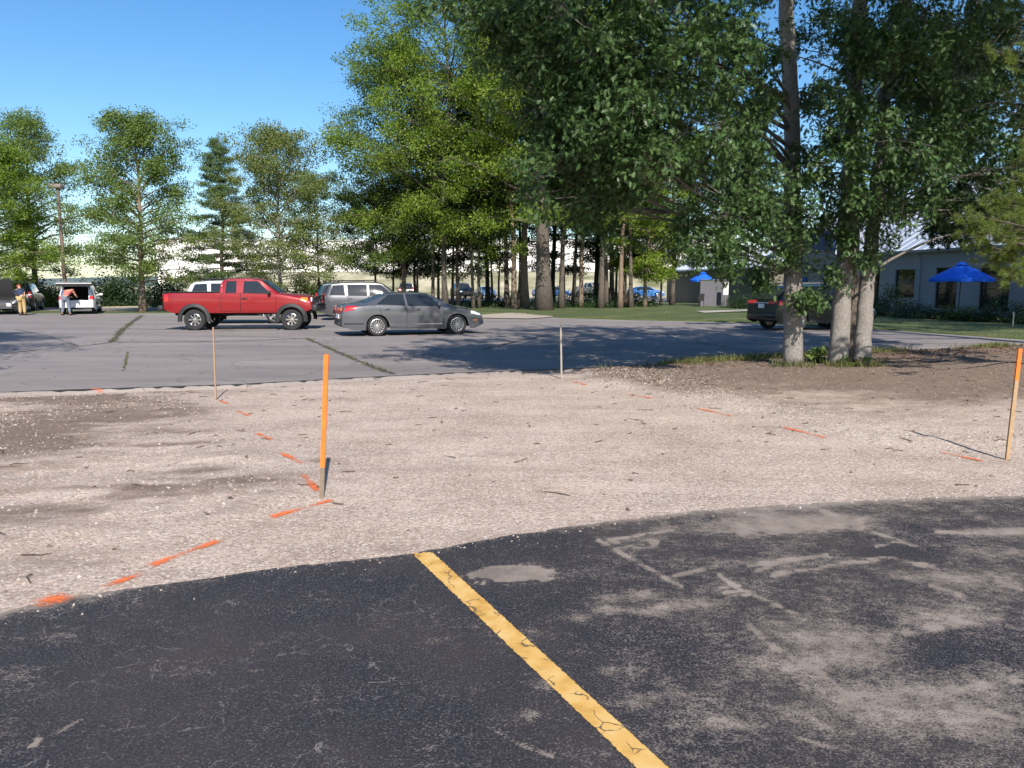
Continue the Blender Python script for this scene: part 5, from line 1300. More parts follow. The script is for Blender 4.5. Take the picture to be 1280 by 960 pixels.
def tree_mesh(seed, H, tr, base, prof, nl, el=(5, 55), sprays=5, per=22, leaf=.17, sig=(.42, .28), tpl=KITE, lean=(0, 0), sub=6, sides=10, limb=.34, asym=None, droop=0, flare=1.5, multi=None, gap=0.0, sublen=.42):
    """tapered trunk with limbs and sublimbs; leaves gathered in flat sprays along them. returns (wood, leaf positions, directions, tint bias)"""
    r = np.random.default_rng(seed); mb = MB(); LP, LD, LT = [], [], []
    hs = np.linspace(0, 1, 13); tp = []
    ox = oy = 0
    for h in hs:
        ox += r.normal(0, .012 * H * .4); oy += r.normal(0, .012 * H * .4)
        tp.append(np.array([ox * min(1, h * 3) + lean[0] * h * H, oy * min(1, h * 3) + lean[1] * h * H, h * H - .05]))
    rad = [tr * (1 - .88 * h ** .9) * (1 + (flare - 1) * math.exp(-h * H / (.9 * tr * 2.2))) for h in hs]
    mb.tube(tp, rad, max(8, sides))
    for i in range(nl):
        t = (base + (H * .985 - base) * ((i + r.uniform(0, .8)) / nl) ** .95) / H
        u = (t * H - base) / (H - base)
        az = i * 2.39996 + r.uniform(-.5, .5)
        L = prof(u) * r.uniform(.62, 1.15) * (1 + .22 * sin(az * 2 + seed) * sin(u * 7 + seed))
        if asym: L *= asym(az, u)
        if L < .15: continue
        e0 = R_(el[0] + (el[1] - el[0]) * u ** 1.2) + r.normal(0, .10)
        p0 = lerp_path(tp, t); pts = path_from(p0, az, e0 + .1, e0 - .25 - droop, L, 6, r)
        lr = min(np.interp(t, hs, rad) * .55, .012 + limb * tr * L / max(prof(.2), .5) * .8)
        mb.tube(pts, [lr * (1 - .8 * k / 6) for k in range(7)], 6, cap=False)
        ns = max(3, int(sub * (.4 + .6 * L / max(prof(.3), .3))))
        for s in range(ns):
            ts = .22 + .78 * (s + r.random() * .8) / ns; q0 = lerp_path(pts, min(ts, 1))
            sl = L * sublen * (1.15 - .55 * ts) * r.uniform(.7, 1.2) + .25; sa = az + (1 if s % 2 else -1) * r.uniform(.35, 1.2)
            sp = path_from(q0, sa, e0 * .5 + r.normal(0, .25), r.normal(-.1, .25) - droop, sl, 3, r)
            mb.tube(sp, [lr * .28, lr * .2, lr * .13, .004], 4, cap=False)
            if r.random() < gap: continue
            for k in range(sprays):
                c = lerp_path(sp, .25 + .75 * (k + r.random()) / sprays); tb = r.normal(0, .13)
                m_ = int(per * r.uniform(.6, 1.35)); q = nrm(r.normal(0, 1, (m_, 3))); sc_ = r.uniform(.75, 1.3)
                v = q * (r.random(m_) ** .42)[:, None] * np.array([sig[0], sig[0], sig[1]]) * sc_
                LP.append(c + v); LD.append(nrm(q * np.array([1, 1, .6]) + np.array([cos(sa), sin(sa), 0]) * .35)); LT.append(np.full(m_, .1 + tb))
    return mb, np.concatenate(LP), np.concatenate(LD), np.concatenate(LT), r
def carve(P, T, r, scale, thr):
    n = (vnoise(P[:, 0] + .37 * P[:, 2], P[:, 1] - .53 * P[:, 2], scale, 7) + vnoise(P[:, 1] + .61 * P[:, 0] + 9, P[:, 2] * 1.35 + .2 * P[:, 0], scale, 8) + .6 * vnoise(P[:, 0] * 1.2 + 5, P[:, 2] * 1.5 - P[:, 1] * .4, scale * 2.1, 9)) / 2.6
    return r.random(len(P)) < sstep(thr - .07, thr + .05, n)
def tree(name, label, loc, mats, seed, leaf=.17, tpl=KITE, group=None, rz=0, cat='tree', cs=.7, ct=.30, dense=2.2, lk=.78, **kw):
    leaf = leaf * lk; kw['per'] = int(kw['per'] * dense)
    mb, P, D, T, r = tree_mesh(seed, leaf=leaf, tpl=tpl, **kw)
    if ct: k = carve(P, T, r, cs, ct); P, D, T = P[k], D[k], T[k]
    root = thing(name, label, cat, loc, rz, group)
    mb.build('trunk', M[mats[0]], root, 180)
    link('crown', leaves_mesh('crown', P, D, leaf, tpl, r, tintbias=T), M[mats[1]], root)
    return root
def place(root, loc, rz=0, s=1, label=None, group=None, sz=None):
    c = copy_tree(root); c.location = loc; c.rotation_euler = (0, 0, rz); c.scale = (s, s, sz or s)
    if label: c['label'] = label
    if group: c['group'] = group
    return c
def ground_pt(px, Y, z=0): p = atY(px, 380, Y); return (p[0], Y, z)
dome = lambda R, k=.35: (lambda u: R * max(.06, 1 - (abs(u - .42) / .64) ** 2.3))

# ---- trees along the back road at the left
LT_ = 'trees beyond the car park at the left'
tree('broadleaf_tree', 'tall leafy tree with a pale straight trunk just left of the red pickup', ground_pt(178, 46.6), ('bark_pine', 'leaf_mid'), 11, H=10.9, tr=.20, base=1.8, prof=dome(3.5), nl=72, sprays=3, per=24, leaf=.16, sig=(.50, .36), sub=7, el=(5, 68), gap=.12, group=LT_)
tree('broadleaf_tree', 'wide airy tree at the left edge behind the lamp post', ground_pt(45, 55), ('bark_dark', 'leaf_mid'), 12, H=12.6, tr=.22, base=2.6, prof=dome(4.4), nl=62, sprays=3, per=24, leaf=.17, sig=(.56, .40), sub=7, el=(10, 68), gap=.2, group=LT_)
tree('broadleaf_tree', 'bright green tree cut by the left edge above the silver car', ground_pt(-8, 48.5), ('bark_dark', 'leaf_bright'), 13, H=9.0, tr=.18, base=1.4, prof=dome(4.2), nl=60, sprays=3, per=26, leaf=.16, sig=(.52, .36), sub=7, el=(5, 66), gap=.12, group=LT_)
tree('larch_tree', 'pointed feathery conifer between the two rounder trees', ground_pt(281, 54), ('bark_dark', 'leaf_blue'), 14, H=12.0, tr=.17, base=1.4, prof=lambda u: 3.3 * (1 - u) ** 1.0 + .12, nl=105, sprays=3, per=24, leaf=.14, sig=(.30, .14), sublen=.34, tpl=([(0,0,0),(.5,.22,0),(1,0,0),(.5,-.22,0)], [(0,1,2,3)]), sub=7, el=(-2, 40), droop=-.1, gap=.05, group=LT_)
tree('broadleaf_tree', 'olive green round-topped tree behind the front of the red pickup', ground_pt(352, 50), ('bark_grey', 'leaf_olive'), 15, H=10.8, tr=.15, base=1.4, prof=dome(4.2), nl=72, sprays=3, per=25, leaf=.155, sig=(.50, .36), sub=7, el=(8, 68), gap=.14, group=LT_)
tree('broadleaf_tree', 'darker loose tree with drooping branches at the right of the olive tree', ground_pt(398, 56), ('bark_dark', 'leaf_mid'), 16, H=8.8, tr=.12, base=1.8, prof=dome(3.8), nl=44, sprays=3, per=22, leaf=.16, sig=(.48, .32), el=(0, 58), gap=.22, group=LT_)
# ---- the grove
GR = 'trees of the grove behind the car park'
big = tree('oak_tree', 'huge oak with the thickest dark trunk at the front of the grove', ground_pt(680, 49.6), ('bark_dark', 'leaf_bright'), 21, H=27, tr=.50, base=5.0, prof=dome(9.4), nl=66, sprays=4, per=32, leaf=.19, sig=(.74, .56), sub=9, el=(12, 76), sides=18, flare=1.35, gap=.06, asym=lambda a, u: .72 if sin(a) < -.3 else (1.12 if cos(a) < 0 else .85), group=GR)
ga = tree('maple_tree', 'tall sunlit yellow-green maple at the left front of the grove', ground_pt(557, 52.5), ('bark_dark', 'leaf_bright'), 22, H=24, tr=.19, base=3.4, prof=dome(7.4), nl=74, sprays=4, per=30, leaf=.18, sig=(.70, .54), sub=8, el=(12, 76), gap=.12, group=GR)
gb = tree('maple_tree', 'rounded tree on the left flank of the grove above the grey saloon', ground_pt(505, 55), ('bark_dark', 'leaf_mid'), 23, H=17.2, tr=.18, base=2.4, prof=dome(5.6), nl=60, sprays=3, per=30, leaf=.18, sig=(.66, .50), sub=8, el=(8, 74), gap=.12, group=GR)
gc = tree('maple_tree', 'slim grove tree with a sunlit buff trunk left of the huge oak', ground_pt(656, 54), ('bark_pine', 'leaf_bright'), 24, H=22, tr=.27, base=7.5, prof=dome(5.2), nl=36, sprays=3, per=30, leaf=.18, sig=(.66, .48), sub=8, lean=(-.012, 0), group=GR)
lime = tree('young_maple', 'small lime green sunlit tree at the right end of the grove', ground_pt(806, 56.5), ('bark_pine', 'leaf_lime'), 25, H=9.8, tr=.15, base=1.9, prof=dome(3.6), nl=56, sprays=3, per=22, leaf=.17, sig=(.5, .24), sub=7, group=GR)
slim = tree('slender_tree', 'slender grove tree with a shade-darkened trunk nearest the right of the huge oak', ground_pt(702, 53), ('bark_dark', 'leaf_dark'), 26, H=19, tr=.20, base=5.5, prof=dome(3.6, .5), nl=30, sprays=3, per=20, leaf=.19, sig=(.6, .3), sub=6, group=GR)  # dark bark on this trunk and its copies stands in for crown shade
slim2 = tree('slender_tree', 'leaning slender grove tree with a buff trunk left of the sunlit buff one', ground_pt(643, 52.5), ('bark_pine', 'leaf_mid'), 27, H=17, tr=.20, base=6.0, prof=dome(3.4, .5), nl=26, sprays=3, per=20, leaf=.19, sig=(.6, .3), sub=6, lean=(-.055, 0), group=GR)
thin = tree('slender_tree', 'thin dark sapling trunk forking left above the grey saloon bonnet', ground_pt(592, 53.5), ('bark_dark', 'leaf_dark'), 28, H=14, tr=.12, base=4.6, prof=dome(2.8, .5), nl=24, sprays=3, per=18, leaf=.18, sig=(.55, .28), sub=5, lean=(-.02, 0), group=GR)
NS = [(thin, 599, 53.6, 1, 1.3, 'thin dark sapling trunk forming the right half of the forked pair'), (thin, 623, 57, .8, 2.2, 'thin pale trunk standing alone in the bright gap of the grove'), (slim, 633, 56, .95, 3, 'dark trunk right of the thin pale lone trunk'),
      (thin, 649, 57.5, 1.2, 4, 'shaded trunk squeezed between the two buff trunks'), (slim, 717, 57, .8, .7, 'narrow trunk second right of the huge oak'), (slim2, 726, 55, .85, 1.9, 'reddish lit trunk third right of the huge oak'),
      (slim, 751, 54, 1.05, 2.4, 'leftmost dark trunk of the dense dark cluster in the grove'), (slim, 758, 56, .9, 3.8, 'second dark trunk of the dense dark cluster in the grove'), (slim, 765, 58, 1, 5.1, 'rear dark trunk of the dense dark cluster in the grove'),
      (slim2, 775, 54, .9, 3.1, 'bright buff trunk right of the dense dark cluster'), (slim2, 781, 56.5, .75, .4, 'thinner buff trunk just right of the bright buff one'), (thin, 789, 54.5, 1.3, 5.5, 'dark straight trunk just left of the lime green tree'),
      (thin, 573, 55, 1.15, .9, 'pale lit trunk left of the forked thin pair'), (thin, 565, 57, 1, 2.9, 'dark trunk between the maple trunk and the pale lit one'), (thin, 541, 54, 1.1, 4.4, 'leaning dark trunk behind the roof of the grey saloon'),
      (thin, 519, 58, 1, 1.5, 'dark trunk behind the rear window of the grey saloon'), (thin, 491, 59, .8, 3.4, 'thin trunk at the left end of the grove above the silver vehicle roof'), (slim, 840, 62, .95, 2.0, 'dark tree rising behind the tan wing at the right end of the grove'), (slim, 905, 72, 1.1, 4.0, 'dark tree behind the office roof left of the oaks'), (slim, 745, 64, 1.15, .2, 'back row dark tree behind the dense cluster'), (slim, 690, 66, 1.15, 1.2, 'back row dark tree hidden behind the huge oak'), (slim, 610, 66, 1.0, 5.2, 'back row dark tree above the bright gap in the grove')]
for src, px, Y, s, rz, lab in NS: place(src, ground_pt(px, Y), rz, s, lab, GR)
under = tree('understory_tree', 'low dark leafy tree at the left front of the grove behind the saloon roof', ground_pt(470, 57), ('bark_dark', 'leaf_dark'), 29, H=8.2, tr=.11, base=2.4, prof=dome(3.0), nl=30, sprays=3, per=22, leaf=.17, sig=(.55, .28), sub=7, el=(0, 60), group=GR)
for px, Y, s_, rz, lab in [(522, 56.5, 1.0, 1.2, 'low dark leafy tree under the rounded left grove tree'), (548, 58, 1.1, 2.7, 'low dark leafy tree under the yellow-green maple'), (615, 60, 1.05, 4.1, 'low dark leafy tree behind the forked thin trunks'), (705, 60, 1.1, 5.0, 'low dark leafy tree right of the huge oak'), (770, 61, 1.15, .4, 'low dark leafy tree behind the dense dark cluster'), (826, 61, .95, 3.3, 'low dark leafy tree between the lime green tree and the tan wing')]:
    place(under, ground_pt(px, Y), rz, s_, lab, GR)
# ---- tree tops over the warehouse roof, far away
far0 = place(gb, (-33, 190, 0), .5, .66, 'small dark tree top over the left of the warehouse roof', 'far trees over the warehouse roof')
for k, (x, rz, lab) in enumerate([(-38, 2, 'far tree top over the warehouse roof, right of the olive tree'), (-28, 4, 'far tree top over the warehouse roof beside the grove edge'), (12, 1, 'far tree top over the warehouse roof seen between grove trunks')]): place(gb, (x * 1.0, 192, 0), rz, .64, lab, 'far trees over the warehouse roof')

# ---- bushes
def bush_mesh(seed, rx, ry, rz_, n, leaf, mats, tpl=KITE):
    r = np.random.default_rng(seed); k = max(5, int(n / 60)); mb = MB()
    cs = []
    for i in range(k):
        d = nrm(r.normal(0, 1, 3)); d[2] = abs(d[2]); rr = r.uniform(.35, .92); cs.append(np.array([d[0] * rx, d[1] * ry, d[2] * rz_]) * rr)
    for c in cs[::3]: mb.tube([(c[0] * .15, c[1] * .15, -.03), tuple(c * .5 + np.array([0, 0, .05])), tuple(c)], [.022, .014, .005], 5)
    P = np.concatenate([c + r.normal(0, 1, (n // k, 3)) * np.array([.16 * rx, .16 * ry, .13 * rz_]) for c in cs]); P[:, 2] = np.abs(P[:, 2])
    return mb, leaves_mesh('foliage', P, nrm(P + 1e-3), leaf, tpl, r)
def bush(name, label, loc, mats, seed, rx, ry, rz_, n, leaf=.11, group=None):
    mb, me = bush_mesh(seed, rx, ry, rz_, n, leaf, mats); root = thing(name, label, 'bush', loc, 0, group)
    mb.build('stems', M[mats[0]], root); link('foliage', me, M[mats[1]], root); return root
UB = 'bushes along the back road at the left'
b1 = bush('bush', 'dark green bush behind the black vehicle at the far left', ground_pt(60, 58.5), ('bark_dark', 'leaf_dark'), 31, 1.9, 1.4, 1.9, 2600, .16, UB)
b2 = bush('bush', 'pale olive bush between the black vehicle and the people carrier', ground_pt(68, 57.6), ('bark_dark', 'leaf_olive'), 32, 1.3, 1.0, 1.6, 1600, .14, UB)
for src, px, Y, s, rz, lab in [(b1, 128, 58, 1.2, 1, 'dark bush behind the right flank of the people carrier'), (b1, 150, 60, 1.5, 2, 'tall dark bush left of the pale straight trunk'), (b1, 205, 58.5, 1.25, 3, 'dark bush between the pale straight trunk and the red pickup'), (b2, 217, 58, 1.1, 4, 'olive bush just left of the red pickup tailgate'),
    (b1, 30, 60, 1.3, 4.5, 'dark bush behind the person in khaki trousers'), (b1, 390, 59, 1.2, .5, 'dark bush above the bonnet of the red pickup'), (b2, 110, 58, .9, 2.2, 'olive bush behind the open tailgate'), (b1, 345, 61, .8, 1.3, 'dark bush behind the cab of the red pickup')]:
    place(src, ground_pt(px, Y), rz, s, lab, UB)
HB = 'shrubs along the office wall'
h1 = bush('shrub', 'round dark shrub under the first clear office window', (atY(1122, 390, 40.0)[0], 40.0, .04), ('bark_dark', 'leaf_dark'), 33, 1.15, 1.0, 1.75, 2400, .10, HB)
for x_, y_, s, sz, lab in [(1145, 37.6, .95, .42, 'low clipped shrub left of the umbrella, nearest the round one'), (1170, 36.6, .95, .42, 'low clipped shrub just left of the umbrella pole'), (1196, 35.8, .95, .42, 'low clipped shrub at the foot of the umbrella'), (1222, 34.8, .9, .42, 'low clipped shrub just right of the umbrella pole'), (1256, 33.6, .95, .66, 'rounded dark shrub right of the umbrella'), (1290, 32.5, 1, .6, 'rounded dark shrub cut by the right edge'),
    (918, 55, 1.1, .55, 'dark shrub left of the black crossover'), (936, 53, 1.1, .6, 'dark shrub behind the rear of the black crossover'), (1060, 44.5, .9, .5, 'dark shrub behind the oak trunks'), (1090, 42, .9, .6, 'dark shrub beyond the front of the black crossover')]:
    c = place(h1, (atY(x_, 390, y_)[0], y_, .04), x_ * .7, s, lab, HB, sz)
# undergrowth in the grove
r = np.random.default_rng(41); n = 60000
P = np.stack([r.uniform(-11, 11, n), r.uniform(54, 63, n), np.zeros(n)], 1)
den = fbm(P[:, 0], P[:, 1], .45, 91); P = P[r.random(n) < sstep(.45, .62, den)]; n = len(P); P[:, 2] = .03 + r.random(n) ** 1.5 * (.35 + 1.25 * sstep(.5, .75, fbm(P[:, 0], P[:, 1], .6, 92)))
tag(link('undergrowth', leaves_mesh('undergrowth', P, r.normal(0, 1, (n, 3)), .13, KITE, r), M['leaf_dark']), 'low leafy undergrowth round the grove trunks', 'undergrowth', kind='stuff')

# ------------------------------------------------------------------ the near oaks
def near_oak(name, label, trunk, radii, clumps, seed, leafmat='leaf_oak', tpl=OAK, barkm='bark_grey', leaf=.108, dens=2.3, cat='tree', group=None, limbs=()):
    """trunk: world polyline; clumps: (centre xyz, horizontal radius, vertical radius, leaves)"""
    r = np.random.default_rng(seed); base = np.array(trunk[0]); tp = [np.array(p) - base for p in trunk]; mb = MB()
    d = np.linspace(0, 1, 40); tpp = [lerp_path(tp, t) for t in d]; rr = np.interp(d, np.linspace(0, 1, len(radii)), radii)
    for k in range(1, 39): tpp[k] = tpp[k] + np.array([r.normal(0, .010), r.normal(0, .010), 0])
    mb.tube(tpp, list(rr), 20)
    zs = np.array([p[2] for p in tpp]); LP, LD, LT = [], [], []
    for c, rh, rv, nl in clumps:
        hi = c[2] > 6.9; c = np.array(c) - base; hd = math.hypot(c[0], c[1]); za = min(max(c[2] - .45 * hd * r.uniform(-.1, 1.1), 7.6 if c[2] > 6.9 else 1.9), zs[-1] * .97)
        i = int(np.argmin(abs(zs - za))); p0 = tpp[i]; mid = (p0 + c) / 2 + np.array([0, 0, .18 * hd * r.uniform(.2, 1)]) + r.normal(0, .06 * hd, 3)
        lim = [p0 * (1-t)**2 + mid * 2*t*(1-t) + c * t*t for t in np.linspace(0, 1, 8)]; lr = min(rr[i] * .30, .008 + .006 * hd)
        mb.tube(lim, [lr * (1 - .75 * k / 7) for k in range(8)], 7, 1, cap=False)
        nt_ = max(5, int(nl / 34))
        for k in range(nt_):
            v = nrm(r.normal(0, 1, 3)) * r.random() ** .45; tip = c + np.array([v[0] * rh, v[1] * rh, v[2] * rv])
            q = lerp_path(lim, r.uniform(.6, 1)); m2 = (q + tip) / 2 + r.normal(0, .08, 3)
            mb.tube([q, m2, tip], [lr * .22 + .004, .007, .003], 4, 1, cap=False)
            dirn = nrm(tip - q); m_ = int(34 * r.uniform(.6, 1.3) * dens); tb = r.normal(0, .1)
            for _ in range(3):
                cc = tip + r.normal(0, .13, 3); mm = max(2, m_ // 3); dd = nrm(dirn + r.normal(0, .5, 3))
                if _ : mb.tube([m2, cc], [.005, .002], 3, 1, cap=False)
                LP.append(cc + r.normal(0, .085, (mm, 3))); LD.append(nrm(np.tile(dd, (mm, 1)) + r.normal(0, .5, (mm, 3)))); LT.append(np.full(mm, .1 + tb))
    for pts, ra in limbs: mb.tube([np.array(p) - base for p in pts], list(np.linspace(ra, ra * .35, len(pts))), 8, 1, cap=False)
    root = thing(name, label, cat, tuple(base), 0, group)
    mb.build('trunk', [M[barkm], M['bark_limb_shade']], root, 180)
    P = np.concatenate(LP)
    link('crown', leaves_mesh('crown', P, np.concatenate(LD), leaf, tpl, r, .8, .45, np.concatenate(LT), .15), M[leafmat], root)
    return root
def C(px, py, Y, rh, rv, n): return (tuple(atY(px, py, Y)), rh, rv, n)
def up(x, y, z, rh, rv, n): return ((x, y, z), rh, rv, n)
def base(px, py): p = at(px, py); return (p[0], p[1], dz(p[0], p[1]) - .06)
OG = 'oaks standing on the dirt island'
t1 = base(991, 463); Y1 = t1[1]
near_oak('oak_tree', 'straight grey oak trunk standing alone left of the leaning pair', [t1, tuple(atY(992, 330, Y1)), tuple(atY(990, 150, Y1)), tuple(atY(983, 0, Y1)), (t1[0] - .2, Y1 + .1, 10), (t1[0] - .1, Y1, 15)], [.195, .158, .145, .135, .09, .03],
  [C(615, 5, 12.2, 1.0, .8, 900), C(665, 50, 12, 1.1, .8, 1100), C(700, 110, 12, 1.0, .8, 1000), C(745, 40, 11.2, 1.1, .9, 1100), C(745, 150, 11.4, 1.0, .8, 1000), C(800, 110, 11.2, 1.0, .8, 1000), C(730, 215, 11.8, .9, .6, 800), C(795, 195, 11.4, .9, .6, 800),
   C(850, 55, 11.3, 1.1, .8, 1000), C(865, 165, 11.8, 1.0, .7, 900), C(845, 205, 12, .8, .45, 480), C(738, 265, 12.4, .7, .35, 420), C(900, 110, 12.6, .8, .6, 600), C(925, 215, 13.4, .8, .6, 600), C(880, 300, 13, .8, .35, 420), C(945, 315, 14, .5, .22, 90), C(900, 270, 13, .8, .4, 450), C(690, 190, 12.2, .8, .6, 600), C(715, 255, 12.6, .6, .4, 350),
   C(700, 20, 12.8, 1.3, .8, 1000), C(810, 15, 12, 1.2, .8, 1000), C(770, 90, 12.8, 1.2, .8, 900), C(900, 30, 12.8, .9, .7, 600), C(1008, 379, Y1 - .5, .28, .08, 34), C(955, 345, Y1 - .2, .15, .06, 10), C(940, 150, 13.2, .5, .5, 380), C(955, 75, 13.2, .4, .35, 200), C(925, 180, 13, .6, .5, 380), C(950, 235, 13.6, .5, .4, 300), C(930, 262, 13.2, .7, .4, 420), C(900, 325, 12.8, .6, .2, 200), C(955, 285, 13.6, .5, .3, 200), C(885, 325, 12.6, .5, .2, 170), C(1000, 205, 16.5, .5, .35, 160), C(955, 215, 16, .5, .4, 200), C(1005, 130, 16.5, .4, .3, 90)]
  + [up(x, y, z, 1.7, 1.0, 950) for x, y, z in [(.3, 9.6, 7.4), (1.5, 8, 8.0), (3, 9.5, 8.4), (3.4, 12.5, 9), (4.6, 8.2, 9.4), (1.6, 10.2, 10), (4.4, 11.5, 11), (3, 7.2, 11), (5.2, 14, 12.5), (3.6, 15.5, 10), (1, 15, 9.5), (5.5, 16.5, 10.5), (5.8, 11, 7.8), (6.2, 9.5, 8.8), (5.2, 12.8, 7.4), (5, 10, 10), (6.3, 12.4, 8.6), (4, 10.5, 7.6), (2.6, 11.2, 7.8)]], 51, group=OG,
  limbs=[([atY(985, 130, Y1), atY(955, 108, Y1 - .6), atY(925, 85, Y1 - 1.2), atY(880, 25, Y1 - 1.8), atY(840, -30, Y1 - 2.4)], .07)])
t2 = base(1047, 463); Y2 = t2[1]
near_oak('oak_tree', 'left trunk of the leaning pair of oaks, forking high up', [t2, tuple(atY(1056, 330, Y2)), tuple(atY(1063, 200, Y2)), tuple(atY(1074, 0, Y2)), (t2[0] + .6, Y2 + .1, 10.5), (t2[0] + .7, Y2, 14)], [.195, .155, .14, .125, .085, .03],
  [C(1000, 262, 14.2, .7, .4, 420), C(1040, 165, 13.7, .75, .6, 560), C(1085, 70, 13.4, .9, .7, 650), C(1120, 175, 13.3, .9, .65, 700), C(1060, 235, 13.8, .7, .4, 420), C(1005, 312, 14.3, .5, .16, 60), C(1050, 300, 14.4, .5, .2, 90), C(965, 120, 15.8, .4, .4, 120), C(1130, 80, 13.2, .9, .7, 700), C(1085, 262, 14, .6, .3, 240), C(1035, 345, 14.6, .2, .08, 16), C(1058, 120, 13.1, .5, .4, 300), C(1066, 25, 13.1, .6, .5, 340), C(1030, 205, 13.5, .5, .35, 260)]
  + [up(x, y, z, 1.7, 1.0, 950) for x, y, z in [(6, 9.5, 8.6), (7.5, 11.5, 9), (5.6, 12.5, 9.6), (7, 8, 10.4), (8.4, 10, 11), (6.4, 13.8, 11.6), (7.6, 14.5, 9.4), (6.2, 16.5, 8.6), (8, 13, 12.8), (6, 6.8, 11.2), (7, 12, 7.8), (8, 11, 8.2), (7.4, 13.2, 7.6), (8.6, 12.6, 8)]], 52, group=OG)
t3 = base(1076, 463); Y3 = t3[1]
near_oak('oak_tree', 'right trunk of the leaning pair of oaks, tilting to the right', [t3, tuple(atY(1083, 360, Y3)), tuple(atY(1096, 240, Y3)), tuple(atY(1112, 60, Y3)), (t3[0] + 1.2, Y3 + .1, 9.5), (t3[0] + 1.5, Y3, 13)], [.175, .138, .122, .108, .075, .03],
  [C(1160, 110, 13.8, 1.0, .8, 800), C(1150, 215, 13.8, .8, .5, 560), C(1185, 35, 13.6, 1.0, .8, 800), C(1200, 165, 14.6, 1.0, .7, 800), C(1245, 215, 15.5, 1.0, .7, 800), C(1265, 60, 15.5, .7, .7, 300), C(1185, 262, 15.5, .7, .25, 300), C(1110, 268, 14.3, .6, .3, 260), C(1090, 318, 14.5, .3, .15, 60), C(1240, 290, 17, .8, .3, 350), C(1130, 20, 14.4, .8, .6, 450), C(1240, 10, 16, 1.1, .7, 700), C(1200, 95, 15.6, .9, .6, 500), C(1270, 130, 16, .9, .7, 500)]
  + [up(x, y, z, 1.7, 1.0, 950) for x, y, z in [(9, 9.5, 8.4), (10, 11.5, 8.6), (9.4, 13.2, 9.6), (10.8, 9, 10), (8.8, 7.8, 10), (10.2, 14.5, 11), (11.5, 12.5, 10.4), (8.8, 16, 9)]], 53, group=OG)
t4 = base(1064, 455)
near_oak('oak_tree', 'shaded oak trunk standing behind the leaning pair', [t4, tuple(atY(1066, 330, t4[1])), tuple(atY(1066, 150, t4[1])), (t4[0] - .1, t4[1] + .1, 8), (t4[0], t4[1], 12)], [.15, .125, .11, .08, .03],
  [C(1030, 60, 17, .5, .4, 160), C(1110, 120, 17, .9, .6, 500), C(1140, 262, 17.5, .9, .4, 420), C(950, 265, 17.5, .9, .5, 480), C(900, 230, 17.5, 1.0, .6, 560), C(1010, 285, 17.5, .8, .4, 500), C(1060, 270, 17.2, .8, .4, 500), C(1030, 230, 17.6, .6, .4, 300), C(1100, 215, 17.5, 1, .7, 700), C(1150, 170, 17.4, 1, .7, 700), C(1120, 60, 17.6, 1.1, .8, 800), C(1170, 20, 17.8, 1.1, .8, 700), C(1085, 140, 17, .7, .6, 450), C(975, 60, 17.5, .45, .4, 120), C(1020, 30, 17.5, .4, .3, 90), C(925, 60, 17, .7, .6, 350), C(935, 140, 17, .6, .6, 300)] + [up(x, y, z, 1.6, .9, 600) for x, y, z in [(6.5, 18, 9), (8.5, 19, 8.5), (5, 19, 9)]], 54, barkm='bark_dark', group=OG)
# dark trees off to the right whose branches close the upper right corner
place(gb, (23.5, 22.5, 0), 1.0, 1.1, 'tall tree beyond the right edge shading the office lawn', 'dark trees closing the right side')
near_oak('oak_tree', 'dark oak reaching in from the right over the office roof', [(15.5, 20.5, -.1), (15.4, 20.5, 4), (15.2, 20.4, 9), (15, 20, 13)], [.3, .24, .16, .04],
  [C(1190, 210, 19, 1.2, .8, 700), C(1240, 130, 18.5, 1.2, .9, 800), C(1290, 200, 18, 1.3, .9, 800), C(1215, 255, 19, 1.1, .4, 600), C(1265, 262, 18, 1.1, .4, 600), C(1160, 150, 19.5, 1.1, .8, 550), C(1300, 60, 18, 1.4, 1, 700), C(1185, 60, 20, 1.0, .7, 350), C(1145, 235, 20, .9, .5, 420), C(1225, 40, 19, .8, .6, 220), C(1200, 290, 19.5, .5, .15, 120), C(1170, 283, 19.5, .3, .12, 60), C(1215, 100, 19, 1.2, .9, 700), C(1170, 100, 20, 1.0, .8, 400)] + [up(x, y, z, 1.6, 1.0, 700) for x, y, z in [(13, 19.5, 8.6), (15, 18.5, 8), (16.5, 20, 9), (14, 21.5, 9.6), (17.5, 22, 10), (15.5, 20, 11), (12.2, 21, 10.2), (18, 19, 8)]], 55, 'leaf_dark', barkm='bark_dark', leaf=.15, group='dark trees closing the right side')
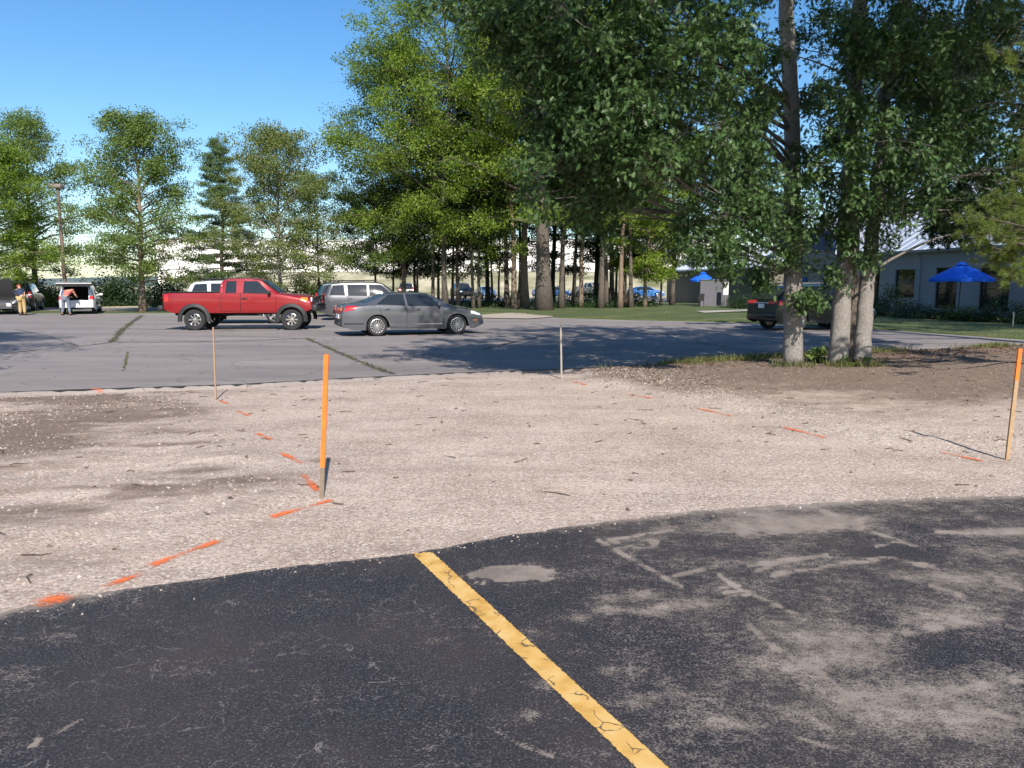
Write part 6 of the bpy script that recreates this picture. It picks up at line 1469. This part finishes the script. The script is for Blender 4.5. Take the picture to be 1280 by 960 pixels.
# ---- pine reaching in at the right edge
def pine():
    r = np.random.default_rng(61); base_ = np.array([10.6, 13.6, dz(10.6, 13.6) - .05]); mb = MB(); LP, LU = [], []
    tp = [np.array([0, 0, h]) + np.array([.05 * sin(h), .04 * cos(h * 1.3), 0]) for h in np.linspace(0, 9, 10)]; mb.tube(tp, list(np.linspace(.17, .03, 10)), 12)
    T = [(1215, 288), (1240, 275), (1262, 262), (1228, 305), (1250, 300), (1275, 290), (1240, 325), (1265, 325), (1222, 270), (1280, 310), (1255, 340), (1275, 255), (1290, 335), (1246, 252), (1232, 290), (1262, 283), (1284, 272), (1252, 316), (1270, 346),
         (1262, 70), (1278, 110), (1290, 160), (1280, 225), (1300, 120), (1310, 280), (1310, 320), (1285, 190)]
    TT = [atY(px, py, r.uniform(11.6, 13.4)) - base_ for px, py in T]
    for k in range(75):
        h_ = r.uniform(2.0, 8.6); rr_ = (3.0 * (1 - h_ / 10.5)) * r.uniform(.45, 1.05); a_ = r.uniform(-2.2, 2.2); TT.append(np.array([rr_ * cos(a_), rr_ * sin(a_), h_]))
    for tip in TT:
        z0 = max(.8, tip[2] - r.uniform(-.1, .5)); p0 = np.array([0, 0, z0]); mid = (p0 + tip) / 2 + np.array([0, 0, -.12])
        mb.tube([p0, mid, tip], [.03, .018, .006], 5, cap=False)
        for k in range(11):
            v = r.normal(0, 1, 3) * np.array([.13, .13, .09]) if k else np.zeros(3); q = tip + v; mb.tube([tip * .9 + mid * .1, q], [.006, .003], 3, cap=False)
            d0 = nrm(nrm(tip - p0) + nrm(r.normal(0, 1, 3)) * .7 + np.array([0, 0, .35]))
            for j in range(4):
                c = q - d0 * .035 * j; m_ = 26; dd = nrm(d0 * .7 + nrm(r.normal(0, 1, (m_, 3))) * .85); LP.append(np.tile(c, (m_, 1))); LU.append(dd)
    P = np.concatenate(LP); U = np.concatenate(LU); n = len(P); W = nrm(np.cross(U, r.normal(0, 1, (n, 3)))); Nn = np.cross(U, W)
    root = thing('pine_tree', 'yellow-green pine with soft needle tufts reaching in at the right edge', 'tree', tuple(base_))
    mb.build('trunk', M['bark_dark'], root, 180)
    link('crown', soup('crown', P, U, W, Nn, r.uniform(.075, .12, n), [(0, -.035, 0), (0, .035, 0), (1, 0, 0)], [(0, 1, 2)], r.random(n)), M['needle'], root)
pine()
# sprouts at the foot of the oaks
sp = bush('sapling', 'small green oak sprouts between the feet of the oaks', (t2[0] + .22, Y2 - .28, t2[2] + .05), ('bark_dark', 'leaf_mid'), 35, .28, .15, .22, 160, .07)
place(sp, (t1[0] + .75, Y1 + .6, t1[2] + .05), 1, 1.5, 'small weedy shrub between the lone oak and the pair')
# trees standing outside the frame at the left, whose shade lies on the car park
place(gb, (-13.5, 7.5, 0), 1.0, .85, 'leafy tree beyond the left edge whose shade lies on the car park')
# ================================================================== CAMERA, LIGHT, RENDER
cam = bpy.data.cameras.new('camera'); cam.sensor_width = 36; cam.lens = FPX / 1280 * 36; cam.clip_end = 6000; cam.clip_start = .05
co = bpy.data.objects.new('camera', cam); COL.objects.link(co); co.location = (0, 0, CAM_H); co.rotation_euler = (pi / 2 - PITCH, 0, 0); scene.camera = co
EL, AZ = R_(38), R_(14)          # sun behind the camera, a little to the right
S = Vector((sin(AZ) * cos(EL), -cos(AZ) * cos(EL), sin(EL)))
sun = bpy.data.lights.new('sun', 'SUN'); sun.energy = 4.7; sun.angle = R_(.53); sun.color = (1, .93, .83)
so = bpy.data.objects.new('sun', sun); COL.objects.link(so); so.rotation_euler = S.to_track_quat('Z', 'Y').to_euler(); so.location = (0, 0, 40)
w = bpy.data.worlds.new('World'); scene.world = w; w.use_nodes = True; nt = w.node_tree
sky = nt.nodes.new('ShaderNodeTexSky'); sky.sky_type = 'NISHITA'; sky.sun_disc = False; sky.sun_elevation = EL; sky.sun_rotation = pi - AZ
sky.air_density = 1.0; sky.dust_density = .6; sky.ozone_density = 2.2; sky.altitude = 200
hs = nt.nodes.new('ShaderNodeHueSaturation'); hs.inputs['Saturation'].default_value = 1.30; hs.inputs['Value'].default_value = 1.0; nt.links.new(sky.outputs[0], hs.inputs['Color']); nt.links.new(hs.outputs[0], nt.nodes['Background'].inputs[0]); nt.nodes['Background'].inputs[1].default_value = .108
vs = scene.view_settings; vs.view_transform = 'Standard'; vs.look = 'None'; vs.exposure = .66; vs.gamma = 1; vs.use_curve_mapping = False
scene.render.engine = 'CYCLES'; cy = scene.cycles
cy.use_denoising = True; cy.denoiser = 'OPENIMAGEDENOISE'; cy.max_bounces = 6; cy.diffuse_bounces = 3; cy.glossy_bounces = 3; cy.transmission_bounces = 3; cy.transparent_max_bounces = 8
cy.sample_clamp_indirect = 6; cy.caustics_reflective = False; cy.caustics_refractive = False; cy.use_adaptive_sampling = True; cy.adaptive_threshold = .02
scene.render.film_transparent = False; cy.pixel_filter_type = 'BLACKMAN_HARRIS'; cy.filter_width = 1.5
